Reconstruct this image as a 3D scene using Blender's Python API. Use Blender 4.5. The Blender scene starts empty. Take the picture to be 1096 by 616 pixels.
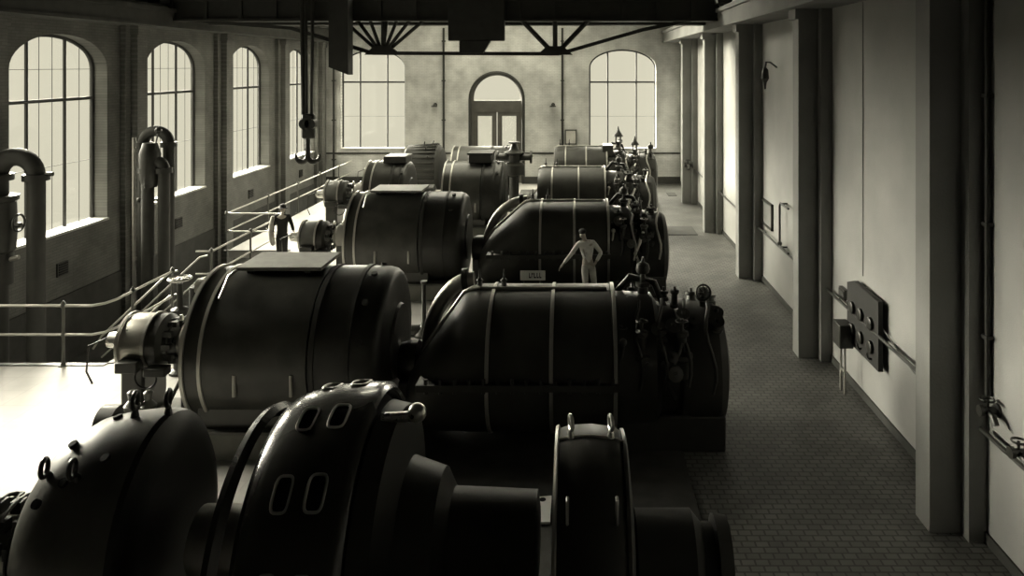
import bpy, math, random
from mathutils import Vector, Matrix
random.seed(7)
S = bpy.context.scene
COL = S.collection
PI = math.pi

# ------------------------------------------------------------------ materials
def mat(name, c, rough=.6, metal=0, noise=0, nscale=3, bump=0, bscale=30, spec=.5, coat=0):
    m = bpy.data.materials.new(name); m.use_nodes = True
    nt = m.node_tree; b = nt.nodes['Principled BSDF']
    b.inputs['Base Color'].default_value = (*c, 1)
    b.inputs['Roughness'].default_value = rough
    b.inputs['Metallic'].default_value = metal
    b.inputs['Specular IOR Level'].default_value = spec
    b.inputs['Coat Weight'].default_value = coat
    tc = nt.nodes.new('ShaderNodeTexCoord')
    if noise:
        n = nt.nodes.new('ShaderNodeTexNoise'); n.inputs['Scale'].default_value = nscale
        n.inputs['Detail'].default_value = 6
        nt.links.new(tc.outputs['Object'], n.inputs['Vector'])
        r = nt.nodes.new('ShaderNodeValToRGB')
        r.color_ramp.elements[0].position = .3; r.color_ramp.elements[1].position = .7
        r.color_ramp.elements[0].color = (*[x*(1-noise) for x in c], 1)
        r.color_ramp.elements[1].color = (*[min(1, x*(1+noise)) for x in c], 1)
        nt.links.new(n.outputs['Fac'], r.inputs['Fac'])
        nt.links.new(r.outputs['Color'], b.inputs['Base Color'])
        if rough < .7:
            mr = nt.nodes.new('ShaderNodeMapRange')
            mr.inputs['To Min'].default_value = rough*.8; mr.inputs['To Max'].default_value = min(1, rough*1.25)
            nt.links.new(n.outputs['Fac'], mr.inputs['Value']); nt.links.new(mr.outputs[0], b.inputs['Roughness'])
    if bump:
        n2 = nt.nodes.new('ShaderNodeTexNoise'); n2.inputs['Scale'].default_value = bscale
        nt.links.new(tc.outputs['Object'], n2.inputs['Vector'])
        bp = nt.nodes.new('ShaderNodeBump'); bp.inputs['Strength'].default_value = bump
        bp.inputs['Distance'].default_value = .02
        nt.links.new(n2.outputs['Fac'], bp.inputs['Height']); nt.links.new(bp.outputs['Normal'], b.inputs['Normal'])
    return m

def brick_mat(name, c1, c2, mortar, w, h, msize, plane, rough=.8, bump=.3, spec=.5, off=.5, noise=.25):
    """plane: which object axes run along and up the courses"""
    m = bpy.data.materials.new(name); m.use_nodes = True
    nt = m.node_tree; b = nt.nodes['Principled BSDF']
    b.inputs['Roughness'].default_value = rough; b.inputs['Specular IOR Level'].default_value = spec
    tc = nt.nodes.new('ShaderNodeTexCoord'); sx = nt.nodes.new('ShaderNodeSeparateXYZ'); cx = nt.nodes.new('ShaderNodeCombineXYZ')
    nt.links.new(tc.outputs['Object'], sx.inputs[0])
    nt.links.new(sx.outputs[plane[0]], cx.inputs[0]); nt.links.new(sx.outputs[plane[1]], cx.inputs[1])
    br = nt.nodes.new('ShaderNodeTexBrick')
    br.inputs['Scale'].default_value = 1; br.inputs['Brick Width'].default_value = w
    br.inputs['Row Height'].default_value = h; br.inputs['Mortar Size'].default_value = msize
    br.inputs['Mortar Smooth'].default_value = .2; br.offset = off
    br.inputs['Color1'].default_value = (*c1, 1); br.inputs['Color2'].default_value = (*c2, 1)
    br.inputs['Mortar'].default_value = (*mortar, 1)
    nt.links.new(cx.outputs[0], br.inputs['Vector'])
    n = nt.nodes.new('ShaderNodeTexNoise'); n.inputs['Scale'].default_value = 1.3; n.inputs['Detail'].default_value = 8
    nt.links.new(tc.outputs['Object'], n.inputs['Vector'])
    mr = nt.nodes.new('ShaderNodeMapRange'); mr.inputs['From Min'].default_value = .3; mr.inputs['From Max'].default_value = .7
    mr.inputs['To Min'].default_value = 1-noise; mr.inputs['To Max'].default_value = 1+noise
    nt.links.new(n.outputs['Fac'], mr.inputs['Value'])
    mx = nt.nodes.new('ShaderNodeVectorMath'); mx.operation = 'SCALE'
    nt.links.new(br.outputs['Color'], mx.inputs[0]); nt.links.new(mr.outputs[0], mx.inputs['Scale'])
    nt.links.new(mx.outputs[0], b.inputs['Base Color'])
    bp = nt.nodes.new('ShaderNodeBump'); bp.inputs['Strength'].default_value = bump; bp.inputs['Distance'].default_value = .01
    bp.invert = True
    nt.links.new(br.outputs['Fac'], bp.inputs['Height']); nt.links.new(bp.outputs['Normal'], b.inputs['Normal'])
    return m

M = {}
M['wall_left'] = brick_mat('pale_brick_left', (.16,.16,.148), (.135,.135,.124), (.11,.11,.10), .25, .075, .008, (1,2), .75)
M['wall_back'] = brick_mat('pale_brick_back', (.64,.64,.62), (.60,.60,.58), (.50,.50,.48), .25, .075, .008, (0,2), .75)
M['wall_right'] = mat('plaster', (.40,.40,.385), .8, noise=.14, nscale=.7, bump=.25, bscale=60)
M['pier'] = mat('shaded_pier_plaster', (.24,.24,.23), .75, noise=.15, nscale=1, bump=.2)  # darker than the wall plaster: shade on the near pier faces put into the colour
M['floor_light'] = brick_mat('pale_stone_floor', (.40,.39,.37), (.375,.365,.345), (.33,.32,.30), .6, .6, .006, (0,1), .55, .1, .4, off=0, noise=.1)
M['floor_paver'] = brick_mat('paver_floor', (.135,.135,.125), (.10,.10,.093), (.045,.045,.04), .17, .115, .014, (0,1), .5, .6, .5, noise=.3)
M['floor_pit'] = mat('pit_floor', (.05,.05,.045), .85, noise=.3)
M['dark_plaster'] = mat('dark_dado', (.05,.05,.045), .8, noise=.2)
M['ceiling'] = mat('ceiling_boards', (.06,.06,.055), .9, noise=.2)
M['iron'] = mat('black_iron', (.028,.028,.024), .38, noise=.25, nscale=5, bump=.05)
M['iron_matt'] = mat('matt_black_iron', (.032,.032,.028), .6, noise=.25, nscale=4)
M['paint'] = mat('dark_machine_paint', (.042,.042,.036), .3, noise=.25, nscale=2.5, bump=.04, bscale=8)
M['paint_gloss'] = mat('glossy_machine_paint', (.034,.034,.03), .22, noise=.2, nscale=2, bump=.03, bscale=6, coat=.4)
M['casing_paint'] = mat('casing_paint', (.036,.036,.031), .45, noise=.3, nscale=2, bump=.05, bscale=9, spec=.3)
M['dome_paint'] = mat('dome_paint', (.13,.13,.115), .4, noise=.3, nscale=2.5, bump=.05, bscale=9)
M['body_paint'] = mat('body_paint', (.055,.055,.048), .38, noise=.35, nscale=2.5, bump=.05, bscale=9)
M['paint_grey'] = mat('grey_machine_paint', (.09,.09,.08), .4, noise=.25, nscale=3)
M['steel'] = mat('polished_steel', (.62,.61,.57), .28, metal=.9, noise=.12)
M['steel_dull'] = mat('dull_steel', (.38,.37,.34), .45, metal=.6, noise=.2)
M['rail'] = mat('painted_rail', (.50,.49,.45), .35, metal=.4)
M['lagging'] = mat('pale_lagging', (.55,.54,.5), .7, noise=.15)
M['copper'] = mat('commutator', (.28,.27,.24), .35, metal=.7)
M['concrete'] = mat('plinth_concrete', (.20,.20,.18), .8, noise=.25, nscale=2)
M['plate_light'] = mat('pale_plate', (.30,.30,.275), .55, noise=.15, nscale=6)
M['frame_dark'] = mat('window_iron', (.03,.03,.028), .6)
M['wood'] = mat('door_wood', (.10,.095,.085), .5, noise=.2)
M['slate'] = mat('slate', (.02,.02,.018), .75, noise=.2)
M['white'] = mat('enamel_white', (.9,.89,.85), .5)
M['hole'] = mat('dark_opening', (.008,.008,.008), .9)
M['skin'] = mat('skin', (.48,.44,.38), .6)
M['shirt'] = mat('white_cloth', (.85,.84,.80), .85, noise=.12, nscale=10)
M['trousers'] = mat('pale_cloth', (.6,.59,.55), .85, noise=.2, nscale=8)
M['coat'] = mat('dark_cloth', (.02,.02,.018), .9, noise=.2)
M['coat_grey'] = mat('grey_cloth', (.45,.44,.4), .9, noise=.2, nscale=8)
M['hair'] = mat('dark_hair', (.015,.014,.012), .7)
M['glass'] = bpy.data.materials.new('window_glass'); M['glass'].use_nodes = True
_nt = M['glass'].node_tree; _nt.nodes.clear()
_o = _nt.nodes.new('ShaderNodeOutputMaterial'); _t = _nt.nodes.new('ShaderNodeBsdfTransparent'); _g = _nt.nodes.new('ShaderNodeBsdfGlossy')
_g.inputs['Roughness'].default_value = .05; _t.inputs['Color'].default_value = (.96,.96,.94,1)
_x = _nt.nodes.new('ShaderNodeMixShader'); _x.inputs[0].default_value = .06
_nt.links.new(_t.outputs[0], _x.inputs[1]); _nt.links.new(_g.outputs[0], _x.inputs[2]); _nt.links.new(_x.outputs[0], _o.inputs['Surface'])

# ------------------------------------------------------------------ mesh builder
def basis(a):
    a = Vector(a).normalized()
    u = a.cross(Vector((0,0,1)))
    if u.length < 1e-4: u = a.cross(Vector((0,1,0)))
    u.normalize(); v = a.cross(u).normalized()
    return a, u, v

class MB:
    def __init__(s): s.v = []; s.f = []
    def add(s, vs, fs):
        n = len(s.v); s.v += [tuple(x) for x in vs]; s.f += [tuple(i+n for i in f) for f in fs]; return s
    def box(s, x0, x1, y0, y1, z0, z1, rot=0, tilt=None):
        c = Vector(((x0+x1)/2, (y0+y1)/2, (z0+z1)/2))
        vs = [Vector((x,y,z)) for z in (z0,z1) for y in (y0,y1) for x in (x0,x1)]
        if rot: vs = [c + Matrix.Rotation(rot,3,'Z') @ (p-c) for p in vs]
        if tilt: vs = [c + Matrix.Rotation(tilt[0],3,tilt[1]) @ (p-c) for p in vs]
        return s.add(vs, [(0,2,3,1),(4,5,7,6),(0,1,5,4),(2,6,7,3),(0,4,6,2),(1,3,7,5)])
    def lathe(s, o, a, prof, n=40, cap=True, a0=0, a1=2*PI, sy=1, skip=None):
        a, u, v = basis(a); o = Vector(o); full = abs(a1-a0-2*PI) < 1e-6
        m = n if full else n+1
        vs = []
        for t, r in prof:
            for k in range(m):
                th = a0 + (a1-a0)*k/n
                vs.append(o + a*t + u*(r*sy*math.cos(th)) + v*(r*math.sin(th)))
        fs = []
        for i in range(len(prof)-1):
            for k in range(n):
                if skip and skip(i, k): continue
                k2 = (k+1) % m
                fs.append((i*m+k, i*m+k2, (i+1)*m+k2, (i+1)*m+k))
        if cap:
            if prof[0][1] > 1e-4: fs.append(tuple(reversed(range(m))))
            if prof[-1][1] > 1e-4: fs.append(tuple((len(prof)-1)*m+k for k in range(m)))
        return s.add(vs, fs)
    def cyl(s, p, q, r, n=16, r2=None):
        p = Vector(p); q = Vector(q); return s.lathe(p, q-p, [(0,r),((q-p).length, r if r2 is None else r2)], n)
    def tube(s, pts, r, n=10, closed=False):
        pts = [Vector(p) for p in pts]; N = len(pts); vs = []; prev = None
        for i, p in enumerate(pts):
            if closed: d = pts[(i+1)%N]-pts[i-1]
            else: d = pts[min(i+1,N-1)]-pts[max(i-1,0)]
            d.normalize()
            if prev is None: _, u, v = basis(d)
            else:
                u = prev - d*prev.dot(d); u.normalize(); v = d.cross(u)
            prev = u
            rr = r[i] if isinstance(r,(list,tuple)) else r
            for k in range(n):
                th = 2*PI*k/n; vs.append(p + u*rr*math.cos(th) + v*rr*math.sin(th))
        fs = []
        for i in range(N if closed else N-1):
            j = (i+1)%N
            for k in range(n):
                k2 = (k+1)%n; fs.append((i*n+k, i*n+k2, j*n+k2, j*n+k))
        if not closed: fs += [tuple(reversed(range(n))), tuple((N-1)*n+k for k in range(n))]
        return s.add(vs, fs)
    def torus(s, c, axis, R, r, n=24, m=8, a0=0, a1=2*PI):
        a, u, v = basis(axis); c = Vector(c); full = abs(a1-a0-2*PI) < 1e-6
        k = n if full else n+1
        return s.tube([c + u*R*math.cos(a0+(a1-a0)*i/n) + v*R*math.sin(a0+(a1-a0)*i/n) for i in range(k)], r, m, closed=full)
    def ball(s, c, rx, ry=None, rz=None, n=14):
        ry = ry or rx; rz = rz or rx; vs = []; fs = []; m = n//2
        for i in range(m+1):
            ph = PI*i/m
            for k in range(n):
                th = 2*PI*k/n
                vs.append((c[0]+rx*math.sin(ph)*math.cos(th), c[1]+ry*math.sin(ph)*math.sin(th), c[2]+rz*math.cos(ph)))
        for i in range(m):
            for k in range(n):
                fs.append((i*n+k, (i+1)*n+k, (i+1)*n+(k+1)%n, i*n+(k+1)%n))
        return s.add(vs, fs)
    def prism(s, poly, f0, f1):
        """poly: 2-D points; f0, f1 map a point to the two ends"""
        n = len(poly); vs = [f0(*p) for p in poly] + [f1(*p) for p in poly]
        return s.add(vs, [tuple(range(n)), tuple(reversed(range(n,2*n)))] + [(i,(i+1)%n,n+(i+1)%n,n+i) for i in range(n)])
    def loft(s, secs, cap=True):
        n = len(secs[0]); vs = [p for q in secs for p in q]; fs = []
        for i in range(len(secs)-1):
            for k in range(n): fs.append((i*n+k, i*n+(k+1)%n, (i+1)*n+(k+1)%n, (i+1)*n+k))
        if cap: fs += [tuple(reversed(range(n))), tuple((len(secs)-1)*n+k for k in range(n))]
        return s.add(vs, fs)
    def build(s, name, m, parent=None, bevel=0, sharp=35, label=None):
        loc = Vector((0,0,0))
        if parent is not None:
            r = parent
            while r.parent: r = r.parent
            loc = r.location
        me = bpy.data.meshes.new(name)
        me.from_pydata([tuple(Vector(p)-loc) for p in s.v], [], s.f); me.update()
        import bmesh
        bm = bmesh.new(); bm.from_mesh(me); bmesh.ops.recalc_face_normals(bm, faces=bm.faces)
        lim = math.radians(sharp)
        for f in bm.faces: f.smooth = True
        for e in bm.edges:
            e.smooth = not (len(e.link_faces) != 2 or e.calc_face_angle(0) > lim)
        bm.to_mesh(me); bm.free()
        me.materials.append(M[m] if isinstance(m, str) else m)
        o = bpy.data.objects.new(name, me); COL.objects.link(o)
        if parent is not None: o.parent = parent
        if bevel:
            b = o.modifiers.new('Bevel', 'BEVEL'); b.width = bevel; b.segments = 2; b.limit_method = 'ANGLE'; b.angle_limit = math.radians(40)
        if label: o['label'] = label
        return o

def thing(name, loc, label, cat, group=None):
    o = bpy.data.objects.new(name, None); COL.objects.link(o); o.location = loc; o.empty_display_size = .1
    o['label'] = label; o['category'] = cat
    if group: o['group'] = group
    return o
def tag(o, label, cat, group=None, kind=None):
    o['label'] = label; o['category'] = cat
    if group: o['group'] = group
    if kind: o['kind'] = kind
    return o
def struct(o, label=None):
    o['kind'] = 'structure'
    if label: o['label'] = label
    return o

# ------------------------------------------------------------------ the room
XL, XR, YB, ZC, YN = -13.2, 5.13, 38.0, 10.4, -3.0
PITX, PITX2, PIT0, PIT1, PZ = -9.5, -11.4, 15.05, 24.3, -1.6

def open_wall(name, fn, u0, u1, z0, z1, ops, t, m, dz=0):
    """wall in the plane fn(u, z, depth) with arched openings (uc, w, zs, spring, top)"""
    b = MB(); ops = sorted(ops); N = 20
    def quad(*pts, d):
        b.add([fn(u, z, d) for u, z in pts], [(0,1,2,3)])
    for d in (0, t):
        cur = u0
        for uc, w, zs, sp, tp in ops:
            a, c = uc-w/2, uc+w/2
            quad((cur,z0),(a,z0),(a,z1),(cur,z1), d=d)
            if zs > z0: quad((a,z0),(c,z0),(c,zs),(a,zs), d=d)
            for i in range(N):
                t0, t1 = PI-PI*i/N, PI-PI*(i+1)/N
                p0 = (uc+w/2*math.cos(t0), sp+(tp-sp)*math.sin(t0)); p1 = (uc+w/2*math.cos(t1), sp+(tp-sp)*math.sin(t1))
                quad(p0, p1, (p1[0],z1), (p0[0],z1), d=d)
            cur = c
        quad((cur,z0),(u1,z0),(u1,z1),(cur,z1), d=d)
    for uc, w, zs, sp, tp in ops:
        ol = [(uc-w/2, zs)] + [(uc+w/2*math.cos(PI-PI*i/N), sp+(tp-sp)*math.sin(PI*i/N)) for i in range(N+1)] + [(uc+w/2, zs)]
        n = len(ol)
        b.add([fn(u,z,0) for u,z in ol]+[fn(u,z,t) for u,z in ol], [(i,(i+1)%n,n+(i+1)%n,n+i) for i in range(n if zs > z0 else n-1)])
    for pts in (((u0,z0),(u1,z0)), ((u0,z1),(u1,z1))):
        b.add([fn(*pts[0],0), fn(*pts[1],0), fn(*pts[1],t), fn(*pts[0],t)], [(0,1,2,3)])
    return struct(b.build(name, m))

LWIN = [(y, 3.6, 1.7, 5.92, 6.8) for y in (13.65, 19.1, 24.55, 30.0, 35.35)]
fl = lambda u, z, d: (XL-d, u, z)
fb = lambda u, z, d: (u, YB+d, z)
BWIN = [(-10.5, 3.25, 1.75, 5.9, 6.82), (2.2, 3.4, 1.75, 5.9, 6.82)]
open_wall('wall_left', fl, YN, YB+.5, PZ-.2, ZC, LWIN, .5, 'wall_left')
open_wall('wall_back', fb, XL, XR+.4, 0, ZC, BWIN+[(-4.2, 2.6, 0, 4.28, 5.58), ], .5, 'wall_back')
struct(MB().box(XR, XR+.4, YN, YB+.5, 0, ZC).build('wall_right', 'wall_right'))
struct(MB().box(XL-.5, XR+.4, YN-.4, YN, PZ-.2, ZC).build('wall_front', 'ceiling'))
cb = MB().box(XL-.5, XR+.4, YN-.4, 25, ZC, ZC+.2).box(XL-.5, XR+.4, 37, YB+.5, ZC, ZC+.2).box(XL-.5, -8, 25, 37, ZC, ZC+.2).box(0, XR+.4, 25, 37, ZC, ZC+.2)
for y in range(0, 38, 3): cb.box(XL, XR, y, y+.25, ZC-.45, ZC)
struct(cb.build('ceiling', 'ceiling'))

# floor: pale stone round the machines, dark pavers along the right aisle, an open pit by the left wall
fx = 1.6
f = MB()
f.box(PITX, fx, YN, YB, -.25, 0)
f.box(PITX2, PITX, PIT1, YB, -.25, 0)
f.box(XL, PITX, YN, PIT0, -.25, 0)
struct(f.build('floor', 'floor_light'))
f = MB().box(fx, XR, YN, YB, -.25, 0)
o = f.build('floor', 'floor_paver'); struct(o, 'dark paver floor of the aisle')
struct(MB().box(XL, PITX, PIT0, YB, PZ-.2, PZ).build('floor', 'floor_pit'), 'sunken dark floor by the left wall')
k = MB().box(PITX-.0, PITX+.12, PIT0, PIT1, .001, .02).box(PITX2, PITX+.12, PIT1-.12, PIT1, .001, .02).box(XL, PITX, PIT0-.12, PIT0, .001, .02)
struct(k.build('trim_1', 'paint_grey'), 'flat iron kerb round the sunken floor')
struct(MB().box(XL, XL+.05, YN, YB, PZ, .12).build('baseboard_left', 'dark_plaster'))
struct(MB().box(XL, -5.6, YB-.06, YB, 0, .35).box(-2.8, XR, YB-.06, YB, 0, .35).build('baseboard_back', 'dark_plaster'))
struct(MB().box(XR-.03, XR, YN, YB, 0, .14).build('baseboard_right', 'dark_plaster'))
# dado mouldings on the back wall
struct(MB().box(XL, -12.2, YB-.05, YB, 1.5, 1.58).box(-12.2, -5.6, YB-.05, YB, 1.5, 1.58).box(-2.8, XR, YB-.05, YB, 1.5, 1.58).build('trim_2', 'iron_matt'), 'thin dado rail on the end wall')
# crane runway beams on both sides
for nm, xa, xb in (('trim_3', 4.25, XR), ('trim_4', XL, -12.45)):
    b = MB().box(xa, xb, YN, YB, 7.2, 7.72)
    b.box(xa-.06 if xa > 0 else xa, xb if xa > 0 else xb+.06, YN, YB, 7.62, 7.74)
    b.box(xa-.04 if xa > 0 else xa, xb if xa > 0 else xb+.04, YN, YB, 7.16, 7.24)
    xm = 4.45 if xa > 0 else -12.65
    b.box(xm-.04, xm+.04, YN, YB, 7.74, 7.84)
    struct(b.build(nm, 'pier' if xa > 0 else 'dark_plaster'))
# piers on the right wall
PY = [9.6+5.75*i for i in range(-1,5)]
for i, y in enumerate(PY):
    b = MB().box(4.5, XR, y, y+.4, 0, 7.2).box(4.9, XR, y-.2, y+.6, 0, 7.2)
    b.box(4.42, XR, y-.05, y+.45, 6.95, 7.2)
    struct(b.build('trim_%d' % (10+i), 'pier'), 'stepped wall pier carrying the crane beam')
for i, y in enumerate((5.3, 10.8, 16.3, 21.75, 27.25, 32.7, 37.45)):
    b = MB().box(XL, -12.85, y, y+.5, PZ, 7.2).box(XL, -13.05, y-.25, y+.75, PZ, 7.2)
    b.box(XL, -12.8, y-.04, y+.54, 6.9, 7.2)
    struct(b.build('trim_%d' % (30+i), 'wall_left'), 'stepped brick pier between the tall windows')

# roof light over the far half of the hall
b = MB()
for i in range(9): b.box(-8+i-.03,-8+i+.03,25,37,ZC+.02,ZC+.14)
for i in range(4): b.box(-8,0,25+4*i-.04,25+4*i+.04,ZC+.02,ZC+.14)
fr = struct(b.build('window_30','frame_dark'),'glazed roof light over the far half of the hall')
MB().box(-8,0,25,37,ZC+.15,ZC+.16).build('pane','glass',fr)
# ------------------------------------------------------------------ windows
def arch_pts(uc, w, zs, sp, tp, n=20):
    return [(uc-w/2, zs)] + [(uc+w/2*math.cos(PI-PI*i/n), sp+(tp-sp)*math.sin(PI*i/n)) for i in range(n+1)] + [(uc+w/2, zs)]
def ztop(u, uc, w, sp, tp):
    q = max(0, 1-((u-uc)/(w/2))**2); return sp+(tp-sp)*math.sqrt(q)
nwin = [0]
def window(fn, uc, w, zs, sp, tp, dep, vthick, vthin, hthick, hthin):
    nwin[0] += 1
    b = MB(); r = .035
    pts = [fn(u, z, dep) for u, z in arch_pts(uc, w-.05, zs+.03, sp, tp-.03)]
    b.tube(pts, .05, 6); b.tube([pts[0], pts[-1]], .05, 6)
    def bar(p, q, r): b.cyl(fn(p[0],p[1],dep), fn(q[0],q[1],dep), r, 6)
    for f_ in vthick:
        u = uc + (f_-.5)*w; bar((u,zs),(u,ztop(u,uc,w,sp,tp)), .045)
    for f_ in vthin:
        u = uc + (f_-.5)*w; bar((u,zs),(u,ztop(u,uc,w,sp,tp)), .009)
    for z in hthick: bar((uc-w/2,z),(uc+w/2,z), .05)
    for z in hthin:
        ww = w/2 if z < sp else w/2*math.sqrt(max(0,1-((z-sp)/(tp-sp))**2)); bar((uc-ww,z),(uc+ww,z), .007)
    fr = struct(b.build('window_%d' % nwin[0], 'frame_dark'))
    g = MB(); pl = arch_pts(uc, w, zs, sp, tp); n = len(pl)
    g.add([fn(u,z,dep+.03) for u,z in pl], [tuple(range(n))])
    g.build('pane', 'glass', fr)
    s = MB()
    p0 = fn(uc-w/2+.005, zs, -.06); p1 = fn(uc+w/2-.005, zs+.06, dep)
    s.box(min(p0[0],p1[0]), max(p0[0],p1[0]), min(p0[1],p1[1]), max(p0[1],p1[1]), p0[2]-.0, p1[2])
    s.build('sill', 'wall_back', fr)
TH = [i/9 for i in range(1,9)]
for y, w, zs, sp, tp in LWIN:
    window(fl, y, w, zs, sp, tp, .4, (.3,.68), [.12,.42,.55,.84], (5.1,), (3.4,5.9))
for x, w, zs, sp, tp in BWIN:
    window(fb, x, w, zs, sp, tp, .3, (.28,.71), [], (5.15,), (3.4,))
# lunette above the door
b = MB()
b.tube([fb(u,z,.25) for u,z in arch_pts(-4.2, 2.5, 4.1, 4.3, 5.55)], .06, 6)
b.box(-5.5,-2.9, YB+.2, YB+.32, 4.05, 4.2)
fr = struct(b.build('window_20', 'wood'))
g = MB(); pl = arch_pts(-4.2, 2.5, 4.15, 4.3, 5.55); g.add([fb(u,z,.27) for u,z in pl], [tuple(range(len(pl)))]); g.build('pane', 'glass', fr)
# raised arch moulding round the door
b = MB()
b.tube([(-5.55,YB-.0,0)]+[(-4.2+1.35*math.cos(PI-PI*i/24), YB-.0, 4.28+1.35*math.sin(PI*i/24)) for i in range(25)]+[(-2.85,YB,0)], .085, 8)
struct(b.build('trim_5', 'iron_matt'), 'dark arched moulding round the end door')
# double door
for i, (a, c) in enumerate(((-5.42,-4.22),(-4.18,-2.98))):
    d = MB(); y0, y1 = YB+.18, YB+.26
    d.box(a,a+.24,y0,y1,0,3.62).box(c-.24,c,y0,y1,0,3.62).box(a+.24,c-.24,y0,y1,3.42,3.62).box(a+.24,c-.24,y0,y1,0,1.1)
    d.box(a+.34,c-.34,y0-.02,y0,.2,.95)
    do = struct(d.build('door_%d' % (i+1), 'wood'), 'glazed leaf of the end double door')
    g = MB().box(a+.24,c-.24,YB+.21,YB+.22,1.1,3.42); g.build('pane', 'glass', do)
    hx = c-.1 if i == 0 else a+.1
    MB().cyl((hx,y0-.06,1.3),(hx,y0-.06,1.55),.015,8).cyl((hx,y0,1.32),(hx,y0-.06,1.32),.01,6).cyl((hx,y0,1.53),(hx,y0-.06,1.53),.01,6).build('handle','steel',do)
b = MB().box(-5.5,-5.42,YB+.15,YB+.3,0,4.1).box(-2.98,-2.9,YB+.15,YB+.3,0,4.1).box(-5.42,-2.98,YB+.15,YB+.3,3.62,4.05)
struct(b.build('trim_6', 'wood'), 'frame and transom of the end double door')

# down pipes and small fittings on the end wall
for x, lab in ((-6.88, 'thin vertical pipe on the end wall left of the arched door'), (-.86, 'thin vertical pipe on the end wall right of the arched door'), (-12.45, 'thin vertical pipe on the end wall beside its left window')):
    top = 7.9
    b = MB().cyl((x,YB-.1,.35),(x,YB-.1,top),.055,8)
    for z in (1.2, 3.2, 5.2, 7.2): b.box(x-.09,x+.09,YB-.17,YB,z,z+.06)
    tag(b.build('wall_pipe','iron_matt'), lab, 'pipe')
for px, py, lab in ((466,112,'small dark wall lamp on the end wall left of the arched door'), (592,112,'small dark wall lamp on the end wall right of the arched door')):
    x = (px-620)*.0475; z = 6+(70-py)*.0475
    t = thing('wall_lamp', (x, YB, z), lab, 'wall lamp')
    MB().lathe((x,YB,z),(0,-1,0),[(0,.1),(.03,.1),(.05,.03),(.3,.03)],12).build('bracket','iron',t)
    MB().lathe((x,YB-.3,z+.05),(0,0,-1),[(0,.04),(.05,.06),(.1,.16),(.14,.17)],14).build('lamp_shade','iron',t)
t = thing('meter_box', ((611-620)*.0475, YB, 2.3), 'pale grey box on the end wall beside the right pipe', 'box')
x = (611-620)*.0475
MB().box(x-.3,x+.3,YB-.2,YB,2.0,2.75).build('body','paint_grey',t,.02); MB().box(x-.24,x+.24,YB-.22,YB-.2,2.06,2.69).build('door','lagging',t,.005)

# vents below the left windows
vl = ['below the nearest tall left window', 'below the second tall left window', 'below the third tall left window', 'below the far left window in the corner']
for i, (y, z) in enumerate(((19.06,.82),(24.6,.82),(30.0,.86),(35.4,.9))):
    t = thing('wall_vent', (XL, y, z), 'small square dark vent in the wall '+vl[i], 'vent')
    MB().box(XL,XL+.04,y-.2,y+.2,z-.17,z+.17).build('frame','iron',t)
    b = MB()
    for j in range(5): b.box(XL+.04,XL+.06,y-.16,y+.16,z-.13+j*.06,z-.10+j*.06)
    b.build('grille','hole',t)

# right-wall handrails
runs = [(10.3,15.1,'by the switchboard'), (16.0,20.9,'under the framed notice'), (21.8,26.6,'between the third and fourth piers'), (27.55,32.4,'in the farthest bay but one of the aisle'), (4.6,9.3,'on the wall nearest the camera')]
for y0, y1, w_ in runs:
    t = thing('wall_rail', (5.0, (y0+y1)/2, 1.48), 'dark pipe rail along the right wall '+w_, 'rail')
    MB().cyl((5.0,y0,1.48),(5.0,y1,1.48),.03,10).build('rail','iron',t)
    for y in (y0+.4,(y0+y1)/2,y1-.4):
        MB().tube([(5.13,y,1.42),(5.05,y,1.42),(5.0,y,1.48)],.014,8).build('bracket','iron',t)
# switchboard
t = thing('switchboard', (5.13,13.2,0), 'dark slate switchboard panel on brackets on the right wall', 'switchboard')
b = MB(); b.add([(4.98,12.45,.9),(4.98,13.9,.9),(4.98,13.9,1.98),(4.98,13.55,2.1),(4.98,12.45,2.06),(5.06,12.45,.9),(5.06,13.9,.9),(5.06,13.9,1.98),(5.06,13.55,2.1),(5.06,12.45,2.06)],
   [(0,1,2,3,4),(9,8,7,6,5),(0,5,6,1),(1,6,7,2),(2,7,8,3),(3,8,9,4),(4,9,5,0)])
b.build('panel','slate',t)
for y in (12.75,13.2,13.6):
    for z in (1.2,1.6):
        g = MB().lathe((4.98,y,z),(-1,0,0),[(0,.11),(.05,.11),(.06,.09)],18).build('gauge','iron',t)
    MB().cyl((4.98,y,1.0),(4.93,y,1.0),.02,8).cyl((4.93,y,1.0),(4.9,y,1.1),.012,6).build('switch_lever','iron',t)
MB().cyl((5.13,12.7,1.9),(5.05,12.7,1.9),.03).cyl((5.13,12.7,1.0),(5.05,12.7,1.0),.03).cyl((5.13,13.6,1.9),(5.05,13.6,1.9),.03).cyl((5.13,13.6,1.0),(5.05,13.6,1.0),.03).build('bracket','iron',t)
MB().box(4.72,4.98,13.55,13.95,.86,1.28).build('switch_box','iron',t,.02)
for y in (13.65,13.85): MB().cyl((4.85,y,0),(4.85,y,.86),.025,8).build('leg','steel_dull',t)
b = MB().cyl((4.85,13.65,.4),(4.85,13.85,.4),.018,8); b.build('crossbar','steel_dull',t)
t = thing('junction_box', (5.13,14.4,1.62), 'small square dark box on the right wall beyond the switchboard', 'box')
MB().box(5.05,5.13,14.22,14.55,1.53,1.72).build('body','iron',t,.01); MB().box(5.035,5.05,14.25,14.52,1.56,1.69).build('lid','iron_matt',t)
t = thing('conduit', (5.1,12.1,1.3), 'thin sagging cable between the switchboard and the near pier', 'cable')
MB().tube([(5.06,12.45,1.62),(5.1,12.0,1.45),(5.1,11.4,1.33),(5.1,10.9,1.3)],.012,6).build('cable','iron',t); MB().ball((5.1,10.9,1.3),.035).build('end_plug','iron',t)
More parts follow.
